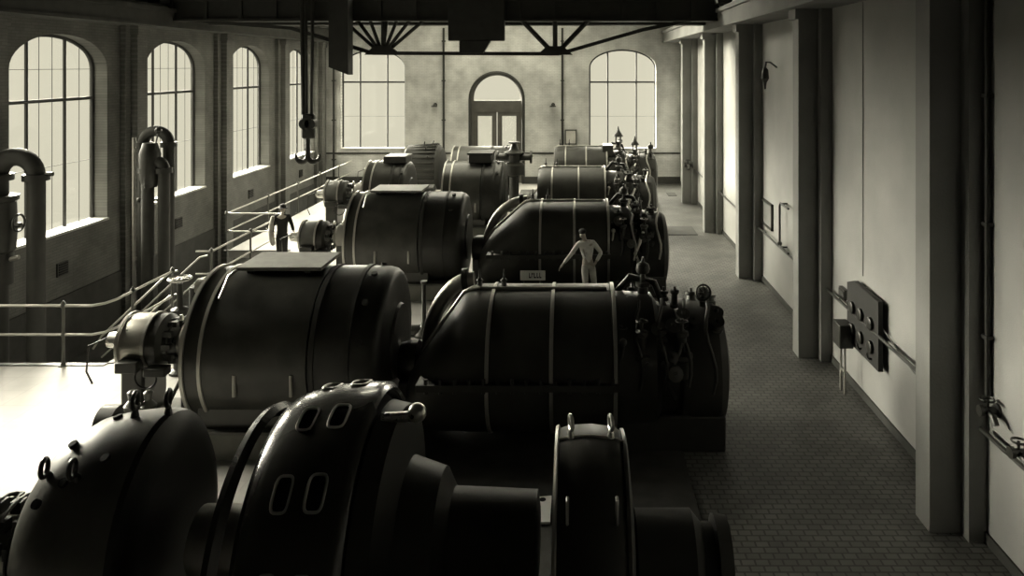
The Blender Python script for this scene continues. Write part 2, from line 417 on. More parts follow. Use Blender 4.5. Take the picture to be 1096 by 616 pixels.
# picture frame, rack
t = thing('picture_frame', (5.13,20.25,1.95), 'narrow dark framed notice on the right wall', 'picture')
y0,y1,z0,z1 = 19.75,20.8,1.62,2.32
MB().box(5.07,5.13,y0,y0+.06,z0,z1).box(5.07,5.13,y1-.06,y1,z0,z1).box(5.07,5.13,y0,y1,z0,z0+.06).box(5.07,5.13,y0,y1,z1-.06,z1).build('frame','iron',t)
MB().box(5.1,5.125,y0+.06,y1-.06,z0+.06,z1-.06).build('sheet','pier',t)
t = thing('wall_bracket', (5.13,18.2,2), 'thin bent iron bracket on the right wall beside the framed notice', 'bracket')
MB().tube([(4.98,17.8,2.59),(4.98,18.5,2.59),(4.98,18.57,2.52),(4.98,18.57,1.6),(4.98,18.5,1.52),(4.98,17.8,1.52)],.028,8).build('bar','iron',t)
for z in (2.59,1.52): MB().cyl((4.98,18.45,z),(5.13,18.45,z),.02,8).build('stay','iron',t)
MB().ball((4.98,18.57,1.58),.06).build('knob','iron',t)
# gas lamp high on right wall
t = thing('gas_lamp', (5.13,19,6), 'small dark bracket lamp high on the right wall', 'wall lamp')
MB().tube([(5.13,19.4,5.95),(4.9,19.2,6.08),(4.75,19.0,6.08),(4.7,18.9,5.95)],.025,8).build('bracket','iron',t)
MB().lathe((4.7,18.9,5.95),(0,0,-1),[(0,.03),(.06,.08),(.28,.1),(.38,.04),(.55,.02)],12).build('lantern','iron',t)
# wall hydrants
def valve(x,y,z,lab,s=1):
    t = thing('wall_valve',(x,y,z),lab,'valve')
    MB().lathe((x,y,z),(-1,0,0),[(0,.09*s),(.03,.09*s),(.04,.05*s),(.2*s,.05*s),(.2*s,.07*s),(.25*s,.07*s)],14).build('body','iron',t)
    MB().cyl((x-.14*s,y,z),(x-.14*s,y,z+.14*s),.018*s,8).torus((x-.14*s,y,z+.14*s),(0,0,1),.08*s,.014*s,16,6).build('handwheel','iron',t)
    MB().tube([(x-.14*s,y,z),(x-.14*s,y-.14*s,z-.02),(x-.14*s,y-.2*s,z-.1*s)],.04*s,8).build('outlet','iron',t)
valve(XR,9.15,1.78,'dark valve on the right wall just before the nearest pier',.95)
valve(XR,8.5,1.60,'dark valve on the right wall at the right edge of the picture',.95)
valve(4.9,32.3,1.7,'small dark valve on the far pier of the right wall',1.5)
b = MB().cyl((5.08,9.3,1.9),(5.08,9.3,7.15),.035,8)
for z in (2.6,4,5.6): b.box(5.03,5.13,9.24,9.36,z,z+.05)
tag(b.build('conduit','iron_matt'),'dark vertical conduit on the right wall above the nearest valve','pipe')
b = MB().cyl((5.125,13.5,2.2),(5.125,13.5,7.15),.012,6)
tag(b.build('conduit','pier'),'thin pale conduit above the switchboard','pipe')
# mats and drain on the aisle
t = tag(MB().box(2.75,4.2,26.45,27.8,.001,.02).build('floor_grate','iron_matt',None,.005),'dark rectangular mat lying on the far part of the aisle','mat')
t = tag(MB().box(4.1,4.5,34.4,35.2,.001,.02).build('floor_grate','iron_matt',None,.005),'small dark cover plate in the aisle near the end wall','cover plate')

# ------------------------------------------------------------------ overhead crane
t = thing('overhead_crane',(-4.1,23.5,7.8),'dark bridge crane spanning the hall on a fish-bellied truss','crane')
yc = 23.6
for y in (23.2, 25.4):
    b = MB().box(-12.9,4.7,y-.2,y+.2,7.42,8.0); b.box(-12.9,4.7,y-.3,y+.3,7.36,7.44).box(-12.9,4.7,y-.3,y+.3,7.98,8.06)
    for i in range(17): b.box(-12.6+i*1.07,-12.5+i*1.07,y-.28,y+.28,7.42,8.0)
    b.build('girder','iron_matt',t)
    if y > 24: continue
    pts = [(-12.7,y,7.45),(-8.9,y,7.15),(-6.4,y,6.38),(-.62,y,6.36),(1.95,y,7.1),(4.5,y,7.62)]
    for p,q in zip(pts,pts[1:]):
        c = MB(); d = Vector(q)-Vector(p); n = Vector((-d.z,0,d.x)).normalized()*.055
        P,Q = Vector(p),Vector(q); w_ = Vector((0,.12,0))
        c.add([P-n-w_,P+n-w_,Q+n-w_,Q-n-w_,P-n+w_,P+n+w_,Q+n+w_,Q-n+w_],[(0,1,2,3),(7,6,5,4),(0,4,5,1),(1,5,6,2),(2,6,7,3),(3,7,4,0)])
        c.build('bottom_chord','iron_matt',t)
    for nx,dxs in ((-6.1,(-1.25,-.8,-.4,0,.12,.45,.85,1.3)),(-.75,(-1.05,0,1.05))):
        for dx in dxs: MB().cyl((nx+dx*.12,y,6.45),(nx+dx,y,7.42),.055 if nx < -3 else .075,8).build('strut','iron_matt',t)
        MB().prism([(nx-.55,6.33),(nx+.55,6.33),(nx+.25,6.6),(nx-.25,6.6)],lambda x,z:(x,y-.1,z),lambda x,z:(x,y+.1,z)).build('gusset','iron_matt',t)
b = MB().box(-12.9,4.7,23.5,25.1,7.98,8.04)
b.build('walkway','iron_matt',t)
b = MB()
for i in range(18): b.cyl((-12.8+i,22.95,8.04),(-12.8+i,22.95,8.95),.025,6)
b.cyl((-12.8,22.95,8.95),(4.3,22.95,8.95),.03,8).cyl((-12.8,22.95,8.5),(4.3,22.95,8.5),.025,8); b.build('walkway_rail','iron_matt',t)
for x in (-12.75,4.35):
    MB().box(x-.2,x+.2,22.4,26.2,7.86,8.3).build('end_carriage','iron_matt',t,.03)
    for y in (22.9,25.7): MB().cyl((x-.06,y,7.98),(x+.06,y,7.98),.16,20).build('wheel','iron',t)
t = thing('crane_trolley',(-3.4,24.3,8.06),'dark crab trolley hanging within the bridge crane girders','trolley')
MB().box(-4.0,-2.28,22.75,22.98,6.75,8.3).box(-4.4,-1.4,22.7,25.8,8.06,8.5).build('frame','iron_matt',t,.03)
MB().lathe((-4.0,24.3,8.9),(1,0,0),[(0,.55),(.1,.55),(.1,.42),(1.9,.42),(1.9,.55),(2.0,.55)],24).build('hoist_drum','iron',t)
MB().prism([(-3.65,6.38),(-2.93,6.38),(-2.7,6.75),(-3.65,6.75)],lambda x,z:(x,22.72,z),lambda x,z:(x,22.96,z)).build('lower_frame','iron_matt',t)
MB().box(-2.1,-1.4,23.6,24.8,8.5,9.3).build('motor','iron',t,.08)
t = thing('crane_cab',(-7.4,22.4,6),'dark plate operator cab hanging from the left part of the crane','cab')
b = MB().prism([(-7.5,8.3),(-7.5,5.95),(-6.92,5.72),(-6.92,8.3)],lambda x,z:(x,22.35,z),lambda x,z:(x,22.85,z)); b.build('body','iron_matt',t)
for x in (-7.4,-7.0): MB().cyl((x,22.6,8.3),(x,22.3,8.6),.04,8).build('hanger','iron',t)
t = thing('crane_hook',(-8.15,22.5,3.2),'double crane hook hanging on ropes before the left end window','hook')
for dx,rr in ((-.17,.065),(-.06,.05),(.12,.05)): MB().cyl((-8.16+dx*.8,22.5,4.1),(-8.16+dx*1.15,22.5,8.1),rr,8).build('rope','iron',t)
MB().box(-8.34,-7.96,22.4,22.6,3.8,4.55).build('pulley_block','iron',t,.06)
for dx in (-.1,.08): MB().cyl((-8.14+dx,22.36,4.25),(-8.14+dx,22.64,4.25),.16,20).build('pulley','iron',t)
MB().cyl((-8.17,22.5,3.3),(-8.17,22.5,3.9),.075,12).build('shank','iron',t)
b = MB()
for s in (-1,1):
    pts = [(-8.17+s*(.18-.18*math.cos(a)),22.5,3.3-.2*math.sin(a)) for a in [PI*i/12 for i in range(14)]]
    b.tube(pts,[.08]*8+[.075,.07,.06,.05,.04,.025],10)
b.build('hook','iron',t)

# ------------------------------------------------------------------ pipes by the left wall
def arch_pipe(loc, x0, x1, y, ztop_, r0, r1, z0, name, lab, yy=None):
    t = thing(name, loc, lab, 'pipe')
    R = abs(x1-x0)/2; xc = (x0+x1)/2; rm = (r0+r1)/2
    MB().cyl((x0,y,z0),(x0,y,ztop_-R-rm),r0,20).build('riser','iron_matt',t)
    MB().cyl((x1,y,z0),(x1,y,ztop_-R-rm),r1,20).build('riser','iron_matt',t)
    MB().tube([(xc+R*math.cos(PI-PI*i/14)*(1 if x1>x0 else -1),y,ztop_-rm-R+R*math.sin(PI*i/14)) for i in range(15)],[r0+(r1-r0)*i/14 for i in range(15)],16).build('bend','iron_matt',t)
    for x,r in ((x0,r0),(x1,r1)):
        MB().cyl((x,y,ztop_-R-rm-.09),(x,y,ztop_-R-rm+.05),r*1.45,20).build('flange','iron',t)
    return t
t = arch_pipe((-12.3,16.4,PZ), -12.78, -11.92, 16.4, 4.2, .22, .18, PZ, 'steam_pipe','thick black arched steam pipe with valve at the left edge')
MB().lathe((-12.72,16.4,1.9),(0,0,1),[(0,.25),(.05,.3),(.5,.33),(1.1,.31),(1.15,.36),(1.25,.36)],20).build('valve_body','iron',t)
MB().cyl((-12.7,16.4,2.5),(-12.25,16.4,2.5),.06,10).torus((-12.3,16.4,2.55),(1,0,0),.18,.025,18,6).build('handwheel','iron',t)
MB().cyl((-12.5,16.4,1.75),(-12.3,16.4,1.8),.05,10).build('drain_cock','steel_dull',t)
MB().cyl((-12.75,16.4,1.2),(-12.75,16.4,1.9),.28,16).build('lagging','iron_matt',t)
MB().cyl((-11.7,16.4,3.62),(-11.55,16.4,3.62),.05,8).build('boss','iron',t)
t = arch_pipe((-11.8,20.6,PZ), -12.13, -11.42, 20.8, 4.33, .15, .15, PZ, 'steam_pipe','tall black arched steam pipe standing before the second left window')
t2 = arch_pipe((-11.4,20.3,PZ), -11.72, -11.28, 20.3, 3.55, .16, .15, PZ, 'steam_pipe','lower black arched steam pipe beside the tall one, with valve ball')
MB().lathe((-11.66,20.3,2.7),(0,0,1),[(0,.17),(.2,.25),(.9,.27),(1.2,.18)],16).build('valve_body','iron',t2)
MB().cyl((-11.5,20.2,3.6),(-11.38,20.2,4.2),.02,6).ball((-11.38,20.2,4.25),.09).build('valve_ball','iron',t2)
MB().cyl((-11.95,20.3,2.35),(-11.4,20.3,2.35),.03,8).ball((-11.95,20.3,2.35),.07).ball((-11.4,20.3,2.35),.07).build('cross_bar','iron',t2)
t = thing('thin_riser',(-12.2,20.9,PZ),'pale slim pipe rising beside the tall arched steam pipe','pipe')
MB().cyl((-12.36,20.75,PZ),(-12.36,20.75,4.0),.05,10).build('pipe','steel_dull',t)
for z in (.6,3.6): MB().cyl((-12.33,20.75,z),(-12.33,20.75,z+.08),.075,10).build('collar','steel_dull',t)

# ------------------------------------------------------------------ guard rails
def guard(name, pts, posts, lab, h=1.2, mid=.62, base=True):
    """pts: path on the floor; posts: points on it"""
    c = pts[len(pts)//2]
    t = thing(name, (c[0],c[1],0), lab, 'railing')
    MB().tube([(x,y,h) for x,y in pts],.028,8).build('top_rail','rail',t)
    MB().tube([(x,y,mid) for x,y in pts],.026,8).build('mid_rail','rail',t)
    for x,y in posts:
        b = MB().lathe((x,y,0),(0,0,1),[(0,.09),(.02,.09),(.03,.05),(.1,.03),(mid-.06,.028),(mid,.05),(mid+.06,.028),(h-.06,.028),(h,.055),(h+.06,.04),(h+.1,.01)],10)
        b.build('post','paint_grey',t)
    return t
guard('guardrail', [(-13.1,14.95),(-9.75,14.95),(-9.58,15.1),(-9.5,15.4),(-9.5,17.45)], [(-13.0,14.95),(-10.32,14.95),(-9.5,15.9),(-9.5,17.45)], 'pale two-bar railing round the near corner of the sunken floor')
guard('guardrail', [(-9.9,19.3),(-9.5,19.3),(-9.5,20.5),(-9.5,23.9),(-9.6,24.15),(-9.9,24.25),(-11.3,24.25),(-11.45,24.4),(-11.45,24.9),(-11.45,30.5)],
      [(-9.5,19.3),(-9.5,21.6),(-9.5,23.9),(-11.45,24.25),(-11.45,27.5),(-11.45,30.4)], 'pale two-bar railing behind the man in the dark coat')
guard('guardrail', [(-11.45,30.6),(-11.45,37.6)], [(-11.45,33.0),(-11.45,35.6)], 'far pale railing under the last left windows')
# stair into the pit
t = thing('iron_stair',(-9.9,18.4,PZ),'iron stair with pale handrails going down by the left wall','stair')
b = MB()
for i in range(7): b.box(-9.8-.28*i,-9.5-.28*i,17.7,19.08,-.2-.22*i,-.16-.22*i)
b.build('tread','iron_matt',t)
for y,pa in ((17.68,'stringer'),(19.1,'stringer')):
    b = MB(); b.add([(-9.5,y-.03,0),(-11.5,y-.03,-1.6),(-11.5,y-.03,-1.35),(-9.5,y-.03,.02),(-9.5,y+.03,0),(-11.5,y+.03,-1.6),(-11.5,y+.03,-1.35),(-9.5,y+.03,.02)],[(0,1,2,3),(7,6,5,4),(0,4,5,1),(1,5,6,2),(2,6,7,3),(3,7,4,0)]); b.build(pa,'iron_matt',t)
for y in (17.68,19.1):
    MB().tube([(-9.5,y,1.15),(-9.7,y,1.1),(-11.3,y,-.4),(-11.5,y,-.7)],.025,8).build('handrail','rail',t)
    MB().tube([(-9.5,y,.6),(-9.7,y,.55),(-11.3,y,-.9)],.02,8).build('handrail','rail',t)

# ------------------------------------------------------------------ machine pieces
def ring_bolts(b, x, yc, zc, R, n, r=.022, L=.04):
    for k in range(n):
        a = 2*PI*k/n; y = yc+R*math.cos(a); z = zc+R*math.sin(a)
        b.cyl((x-L,y,z),(x+L,y,z),r,6)
def eyebolt(x,y,z,t,nx=0,ny=0,nz=1,s=1,m='iron'):
    n = Vector((nx,ny,nz)).normalized(); p = Vector((x,y,z))
    b = MB().cyl(p, p+n*.07*s, .035*s, 10, .022*s)
    b.torus(p+n*.14*s, (1,.25,0), .065*s, .018*s, 18, 8)
    b.build('eyebolt', m, t)

def generator(yc, zc, R, x0, x1, lab, gx=None, platform=True, grp=None):
    """cylindrical generator, shaft along X, from x0 (collector side) to x1"""
    L = x1-x0
    t = thing('generator',(x0+L/2,yc,0),lab,'generator',grp)
    body = MB().lathe((x0,yc,zc),(1,0,0),[(.3,R*.985),(.32,R),(L*.62,R)],72)
    body.build('body','body_paint',t)
    es = MB().lathe((x0,yc,zc),(1,0,0),[(.0,R*.3),(.03,R*.9),(.05,R*.99),(.3,R*.99)],72).build('end_shield','paint',t)
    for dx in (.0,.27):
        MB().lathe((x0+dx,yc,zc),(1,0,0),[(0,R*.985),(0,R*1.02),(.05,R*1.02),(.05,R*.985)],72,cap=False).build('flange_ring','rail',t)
    b = MB(); ring_bolts(b,x0+.0,yc,zc,R*.9,24); b.build('bolt_ring','iron',es)
    bell = MB().lathe((x0,yc,zc),(1,0,0),[(L*.62,R*.97),(L*.63,R*1.0),(L*.8,R*1.0),(L*.92,R*.99),(L*.95,R*.97),(L*.97,R*.93),(L*.98,R*.85),(L*.985,R*.5),(L,R*.48),(L,R*.3)],72).build('end_bell','iron',t)
    for q in (.635,.81): MB().lathe((x0+L*q,yc,zc),(1,0,0),[(0,R),(0,R*1.018),(.07,R*1.018),(.07,R)],72,cap=False).build('band','iron_matt',bell)
    for k in range(6):
        a = PI*(.1+.16*k); p = Vector((x0+L*.88,yc-R*math.cos(a),zc+R*math.sin(a)))
        MB().cyl(p,p+Vector((0,-math.cos(a),math.sin(a)))*.04,.05,10).build('bolt_head','iron_matt',bell)
    if platform:
        MB().box(x0+.45,x0+L*.6,yc-.32,yc+.68,zc+R+.03,zc+R+.09).build('top_platform','plate_light',t,.01)
        for dx in (.6,L*.5): MB().box(x0+dx,x0+dx+.1,yc-.25,yc+.5,zc+R-.1,zc+R+.03).build('platform_support','iron',t)
        MB().tube([(x0+.47,yc-.34,zc+R+.05),(x0+.42,yc-.5,zc+R-.0),(x0+.44,yc-.85,zc+R-.25)],.022,8).build('grab_bar','steel',t)
    # name plates / lugs on the front
    for q in (.27,.55):
        a = math.radians(-14); y = yc-(R+.02)*math.cos(a); z = zc+(R+.02)*math.sin(a)
        MB().cyl((x0+L*q,y,z-.12),(x0+L*q,y+.0,z+.2),.035,8).build('lug','steel_dull',t)
    # feet and plinth
    zb = max(.12, zc-R*.55)
    for s in (-1,1):
        MB().box(x0+.15,x1-L*.3,yc+s*R*.62-.22,yc+s*R*.62+.22,.4,zb+.05).build('foot','paint',t,.03)
    p = MB().box(x0+.05,x1-.35,yc-R*.88,yc+R*.9,0,.40).build('plinth','concrete',t,.02)
    MB().box(x0+.02,x1-.32,yc-R*.91,yc+R*.93,.40,.45).build('bedplate','paint_grey',p,.01)
    return t
def exciter(yc, zc, s, x1, lab, dark=False):
    """exciter and slip rings; x1 is where it meets the generator; total length 2*s"""
    t = thing('exciter',(x1-s,yc,0),lab,'exciter')
    X = lambda q: x1-2.0*s*q
    R = .5*s
    MB().cyl((X(0),yc,zc),(X(1.02),yc,zc),.07*s,16).build('shaft','steel',t)
    MB().lathe((X(.8),yc,zc),(1,0,0),[(0,R*.75),(.03*s,R*.97),(.06*s,R),(.5*s,R),(.52*s,R*.96)],40).build('field_frame','copper' if not dark else 'paint_grey',t)
    for q in (.8,.56): MB().lathe((X(q),yc,zc),(1,0,0),[(0,R),(0,R*1.06),(.05*s,R*1.06),(.05*s,R)],40,cap=False).build('flange_ring','steel_dull',t)
    b = MB().lathe((X(.55),yc,zc),(1,0,0),[(0,R*.8),(.02*s,R*.98),(.22*s,R*.98),(.3*s,R*.8)],32); b.build('end_cover','iron',t)
    b = MB()
    for k in range(10):
        a = 2*PI*k/10
        b.box(X(.4),X(.4)+.16*s,yc+R*.72*math.cos(a)-.05*s,yc+R*.72*math.cos(a)+.05*s,zc+R*.72*math.sin(a)-.05*s,zc+R*.72*math.sin(a)+.05*s)
    b.torus((X(.36),yc,zc),(1,0,0),R*.74,.022*s,28,6); b.build('brush_gear','iron',t)
    MB().lathe((X(.3),yc,zc),(1,0,0),[(0,R*.5),(.02,R*.62),(.45*s,R*.62),(.47*s,R*.5)],28).build('commutator','copper',t)
    MB().lathe((X(.26),yc,zc),(1,0,0),[(0,R*.7),(.05*s,R*.82),(.35*s,R*.82),(.4*s,R*.7)],32,a0=0,a1=2*PI).build('bearing_cap','steel_dull',t)
    MB().box(X(.24),X(.07),yc-R*.7,yc+R*.7,.25,zc-.1).build('bearing_pedestal','paint',t,.05)
    MB().box(X(.78),X(.56),yc-R*.8,yc+R*.8,.25,zc-R*.55).build('frame_foot','paint',t,.04)
    MB().box(X(.95),X(.02),yc-R*1.15,yc+R*1.15,0,.28).build('bedplate','paint_grey',t,.02)
    MB().lathe((X(1.0),yc,zc),(1,0,0),[(0,.04),(.01,.14*s),(.28*s,.17*s),(.34*s,.25*s),(.38*s,.25*s)],20).build('end_bearing','steel',t)
    MB().tube([(X(.98),yc-.15*s,zc+.08),(X(1.12),yc-.25*s,zc-.02),(X(1.14),yc-.25*s,zc-.5*s),(X(1.1),yc-.2*s,zc-.75*s)],.018*s,6).build('cable','iron',t)
    # terminal boxes on the front
    MB().box(X(.75),X(.55),yc-R*1.35,yc-R*.85,zc-R*.75,zc-R*.35).build('terminal_box','iron',t,.02)
    MB().box(X(.5),X(.3),yc-R*1.3,yc-R*.8,zc-R*.9,zc-R*.6).build('terminal_box','iron',t,.02)
    MB().torus((X(.5),yc-R*1.1,zc-R*1.0),(0,1,.1),.2*s,.02*s,20,6).build('cable_loop','iron',t)
    for q in (.3,.16): MB().lathe((X(q),yc-.05,zc+R*.8),(0,0,1),[(0,.04*s),(.05,.045*s),(.09,.02*s)],10).build('oil_cup','steel',t)
    return t

def sup(x, zt, zb, w, yc, n=2.25, N=64, sh=0):
    zc = (zt+zb)/2; h = (zt-zb)/2; out = []
    for k in range(N):
        a = 2*PI*k/N; c, s_ = math.cos(a), math.sin(a)
        out.append((x, yc+w*math.copysign(abs(c)**(2/n),c), zc+h*math.copysign(abs(s_)**(2/n),s_)))
    return out
def handwheel(t, c, axis, R, stem, m='steel_dull'):
    b = MB(); c = Vector(c); a,u,v = basis(axis)
    b.torus(c, axis, R, R*.13, 24, 8)
    for k in range(4):
        d = u*math.cos(PI*k/4*2/2)+v*math.sin(PI*k/4); b.cyl(c-d*R, c+d*R, R*.07, 6)
    b.cyl(c+a*.03, c-a*stem, R*.12, 8)
    return b.build('handwheel', m, t)
def governor(t, x, y, z, s, style=0):
    """spindle governor standing at (x,y,z), height about .7*s"""
    b = MB().lathe((x,y,z),(0,0,1),[(0,.16*s),(.04*s,.16*s),(.08*s,.09*s),(.2*s,.08*s),(.22*s,.12*s),(.28*s,.12*s),(.3*s,.05*s)],16)
    if style == 0:
        for k in range(4):
            a = PI/4+PI/2*k; b.cyl((x+.11*s*math.cos(a),y+.11*s*math.sin(a),z+.26*s),(x+.11*s*math.cos(a),y+.11*s*math.sin(a),z+.46*s),.025*s,6)
        b.lathe((x,y,z+.45*s),(0,0,1),[(0,.17*s),(.03*s,.17*s),(.2*s,.06*s),(.28*s,.03*s),(.36*s,.012*s)],16)
    else:
        b.lathe((x,y,z+.28*s),(0,0,1),[(0,.05*s),(.14*s,.04*s),(.16*s,.1*s),(.22*s,.12*s),(.3*s,.1*s),(.34*s,.03*s),(.42*s,.02*s)],16)
    b.build('governor','iron',t)

def turbine(yc, x0, xs, xe, xr, lab, s=1, detail=True, pipe=True, topz=2.39, head=True, highlight=True, bright=True):
    """turbine with exhaust hood sloping from x0 to xs, level top to xe, valve chest and head to xr"""
    t = thing('steam_turbine',((x0+xr)/2,yc,0),lab,'turbine')
    w = 1.15
    secs = [sup(x0,.95,.35,.4*w,yc),sup(x0+.04,1.1,.25,.7*w,yc),sup(x0+.16,1.28,.2,.85*w,yc),sup(x0+.4,1.28+(topz-1.28)*.3,.15,.95*w,yc),
            sup(xs-.15,topz-.1,.12,w,yc),sup(xs,topz-.015,.1,w,yc),sup(xs+.15,topz,.1,w,yc),sup(xe-.05,topz,.1,w,yc),sup(xe,topz-.08,.15,w*.97,yc)]
    MB().loft(secs).build('casing','casing_paint',t)
    # raised ribs round the casing
    n = 3
    for k in range(n):
        x = xs+.35+(xe-.05-xs-.3)*k/(n-1)
        MB().loft([sup(x-.03,topz+.0,.1,w*1.0,yc),sup(x-.025,topz+.022,.08,w*1.02,yc),sup(x+.025,topz+.022,.08,w*1.02,yc),sup(x+.03,topz,.1,w,yc)]).build('rib','steel_dull',t)
    # horizontal joint flange with bolts
    b = MB().box(x0+.3,xe+.05,yc-w-.09,yc+w+.09,1.12,1.22)
    for i in range(14):
        x = x0+.45+(xe-x0-.5)*i/13; b.cyl((x,yc-w-.05,1.08),(x,yc-w-.05,1.3),.03,6)
    b.build('joint_flange','iron',t)
    if highlight:  # pale tubes modelled in place of highlight lines along top and slope
        MB().tube([(xs-.05,yc-.1,topz-.01),(xs+.12,yc-.1,topz+.02),(xe-.1,yc-.1,topz+.02)],.026,8).build('edge_highlight','rail',t)
        MB().tube([(x0+.01,yc,1.0),(x0+.05,yc,1.13),(x0+.16,yc,1.31),(x0+.4,yc,1.31+(topz-1.28)*.3),(xs-.15,yc,topz-.07),(xs,yc-.05,topz+.015),(xs+.12,yc-.1,topz+.02)],.034,8).build('edge_highlight','rail',t)
    # bearing at the generator side
    MB().lathe((x0-.42,yc,1.1),(1,0,0),[(.2,.2),(.22,.3),(.35,.34),(.5,.34)],28).build('bearing','paint',t)
    MB().box(x0-.18,x0+.1,yc-.35,yc+.35,0,.9).build('bearing_pedestal','paint',t,.04)
    # steam chest
    xc = xe+.0; L = xr-xe
    MB().lathe((xc,yc,1.15),(1,0,0),[(0,1.02),(.05,1.08),(L*.35,1.05),(L*.4,.9),(L*.55,.86),(L*.58,.95),(L*.64,.95)],40).build('steam_chest','iron',t)
    # head drum
    drum = MB().lathe((xc,yc,1.1),(1,0,0),[(L*.6,.7),(L*.62,.93),(L*.66,.96),(L*.9,.96),(L*.96,.88),(L,.6),(L+.02,.3)],40).build('end_drum','iron_matt',t)
    b = MB(); ring_bolts(b,xc+L*.64,yc,1.1,.9,20,.03,.06); b.build('bolt_ring','iron',drum)
    MB().box(xe-.1,xr-.1,yc-.8,yc+.8,0,.55).build('pedestal','iron_matt',t,.03)
    # valve spindles with handwheels and rods
    rnd = random.Random(int(yc*10))
    for i in range(4):
        x = xe+.1+L*.17*i; y = yc-.75-.12*(i%2); z = 1.55+.15*(i%2)
        vv = MB().lathe((x,y,z-.5),(0,0,1),[(0,.12),(.25,.13),(.3,.17),(.36,.17),(.4,.08),(.62,.07),(.64,.1),(.7,.1),(.72,.03),(.9,.025)],14).build('valve','iron' if i%2 else 'paint_grey',t)
        handwheel(vv,(x,y,z+.36),(0,0,1),.09,.1,'steel_dull' if i%2 and bright else 'iron')
    MB().cyl((xe+.05,yc-.95,1.2),(xe+.12,yc-1.0,1.75),.035,8,.03).ball((xe+.12,yc-1.0,1.78),.06).build('lever','steel_dull' if bright else 'iron',t)
    MB().tube([(xe+L*.5,yc-.95,.9),(xe+L*.42,yc-1.05,1.2),(xe+L*.5,yc-1.0,1.5),(xe+L*.56,yc-.95,1.75)],[.05,.04,.05,.03],8).build('lever','steel' if bright else 'iron',t)
    governor(t,xe+L*.28,yc+.1,2.1,1.0,1)
    for i in range(14):
        q = rnd.uniform(.15,.92); a = math.radians(rnd.uniform(-5,120)); rr = 1.0 if q < .6 else .93
        p = Vector((xe+L*q,yc-rr*math.cos(a),1.12+rr*math.sin(a))); n_ = Vector((0,-math.cos(a),math.sin(a)))
        h = rnd.uniform(.1,.24); w2 = rnd.uniform(.05,.1)
        MB().lathe(p-n_*.03,n_,[(0,w2*1.3),(.05,w2*1.3),(.06,w2),(h,w2*.9),(h+.01,w2*1.3),(h+.05,w2*1.3),(h+.06,w2*.4),(h+.12,w2*.35)],12).build('valve_bonnet',('iron','iron_matt','paint_grey')[i%3],t)
    for i in range(4):
        q = .2+.2*i; a0_ = rnd.uniform(-.2,.1); pts = []
        for k in range(9):
            a = a0_+k*.17; pts.append((xe+L*(q+.03*math.sin(k)),yc-(1.1+.05*(i%2))*math.cos(a),1.12+(1.08+.03*(i%2))*math.sin(a)))
        MB().tube(pts,.028,8).build('oil_pipe','steel_dull' if bright and i%2 else 'iron',t)
    MB().tube([(xe+.05,yc+.3,topz-.2),(xe+.3,yc+.2,topz+.12),(xe+.7,yc+.1,topz+.05),(xe+.9,yc,1.9)],.06,10).build('steam_pipe','iron',t)
    if pipe:
        W_ = xs-.1-(x0+.1)
        pts = [(xs-.1-W_*math.cos(a),yc+.75,.95+1.3*math.sin(a)) for a in [PI/2*i/16 for i in range(17)]]
        cp = MB().tube(pts,.13,16).build('crossover_pipe','steel_dull',t)
        MB().cyl((xs-.3,yc+.75,2.235),(xs-.2,yc+.75,2.245),.19,20).build('pipe_flange','iron',cp)
    for i,x in enumerate((xs+.1,xs+.5)): MB().lathe((x,yc,topz),(0,0,1),[(0,.05),(.1,.04),(.12,.06),(.16,.02),(.3,.012)],10).build('relief_valve','iron',t)
    return t

# ------------------------------------------------------------------ unit B (nearest full set)
generator(12.4,1.45,1.2,-6.0,-2.95,'large dark cylindrical generator with pale top platform, nearest complete set')
exciter(12.4,1.45,.87,-6.05,'exciter with bright banded drum on the left of the nearest complete generator')
t = turbine(12.4,-2.75,-1.75,.55,2.38,'glossy black turbine with sloping hood, nearest complete one, before the man in white',topz=2.32,bright=False)
handwheel(t,(2.03,12.2,2.3),(.2,-1,.3),.12,.2,'iron'); MB().ball((2.03,12.3,2.24),.13).cyl((2.03,12.3,1.9),(2.03,12.3,2.2),.07,10).build('valve_ball','iron',t)
MB().torus((1.55,12.2,1.95),(0,1,0),.28,.035,24,8,PI*0,PI).build('pipe_hoop','steel_dull',t)
# ------------------------------------------------------------------ unit C
generator(20.1,1.4,1.2,-6.0,-2.95,'dark cylindrical generator with pale top platform behind the nearest complete one')
exciter(20.1,1.4,.85,-6.05,'dark exciter beside the man in the dark coat',True)
t = turbine(20.1,-2.65,-1.35,.75,2.35,'black turbine with sloping hood directly behind the man in white',topz=2.38)
struct_step = thing('step_board',(.2,18.1,0),'low dark step the man in white stands on','step')
MB().box(-1.6,1.6,17.65,18.85,.2,.25).build('board','iron_matt',struct_step)
for x in (-1.5,1.5): MB().box(x-.06,x+.06,17.7,18.8,0,.2).build('bearer','iron_matt',struct_step)
t = thing('name_plate',(-1.1,18.8,.9),'small white plate with dark lettering low on the second turbine','plate')
MB().box(-1.48,-.85,18.72,18.76,.62,.86).build('plate','white',t,.005)
b = MB()
x = -1.26
for ch in ((0,.05),(.065,.04),(.12,.06),(.195,.05),(.26,.05)):
    b.box(x+ch[0],x+ch[0]+ch[1]*.35,18.712,18.72,.68,.81); b.box(x+ch[0],x+ch[0]+ch[1],18.712,18.72,.68 if ch[1]>.045 else .77,.71 if ch[1]>.045 else .80)
b.build('lettering','hole',t)
MB().cyl((-1.4,18.76,.25),(-1.4,18.76,.62),.02,6).build('stand','iron',t); MB().cyl((-.95,18.76,.25),(-.95,18.76,.62),.02,6).build('stand','iron',t)
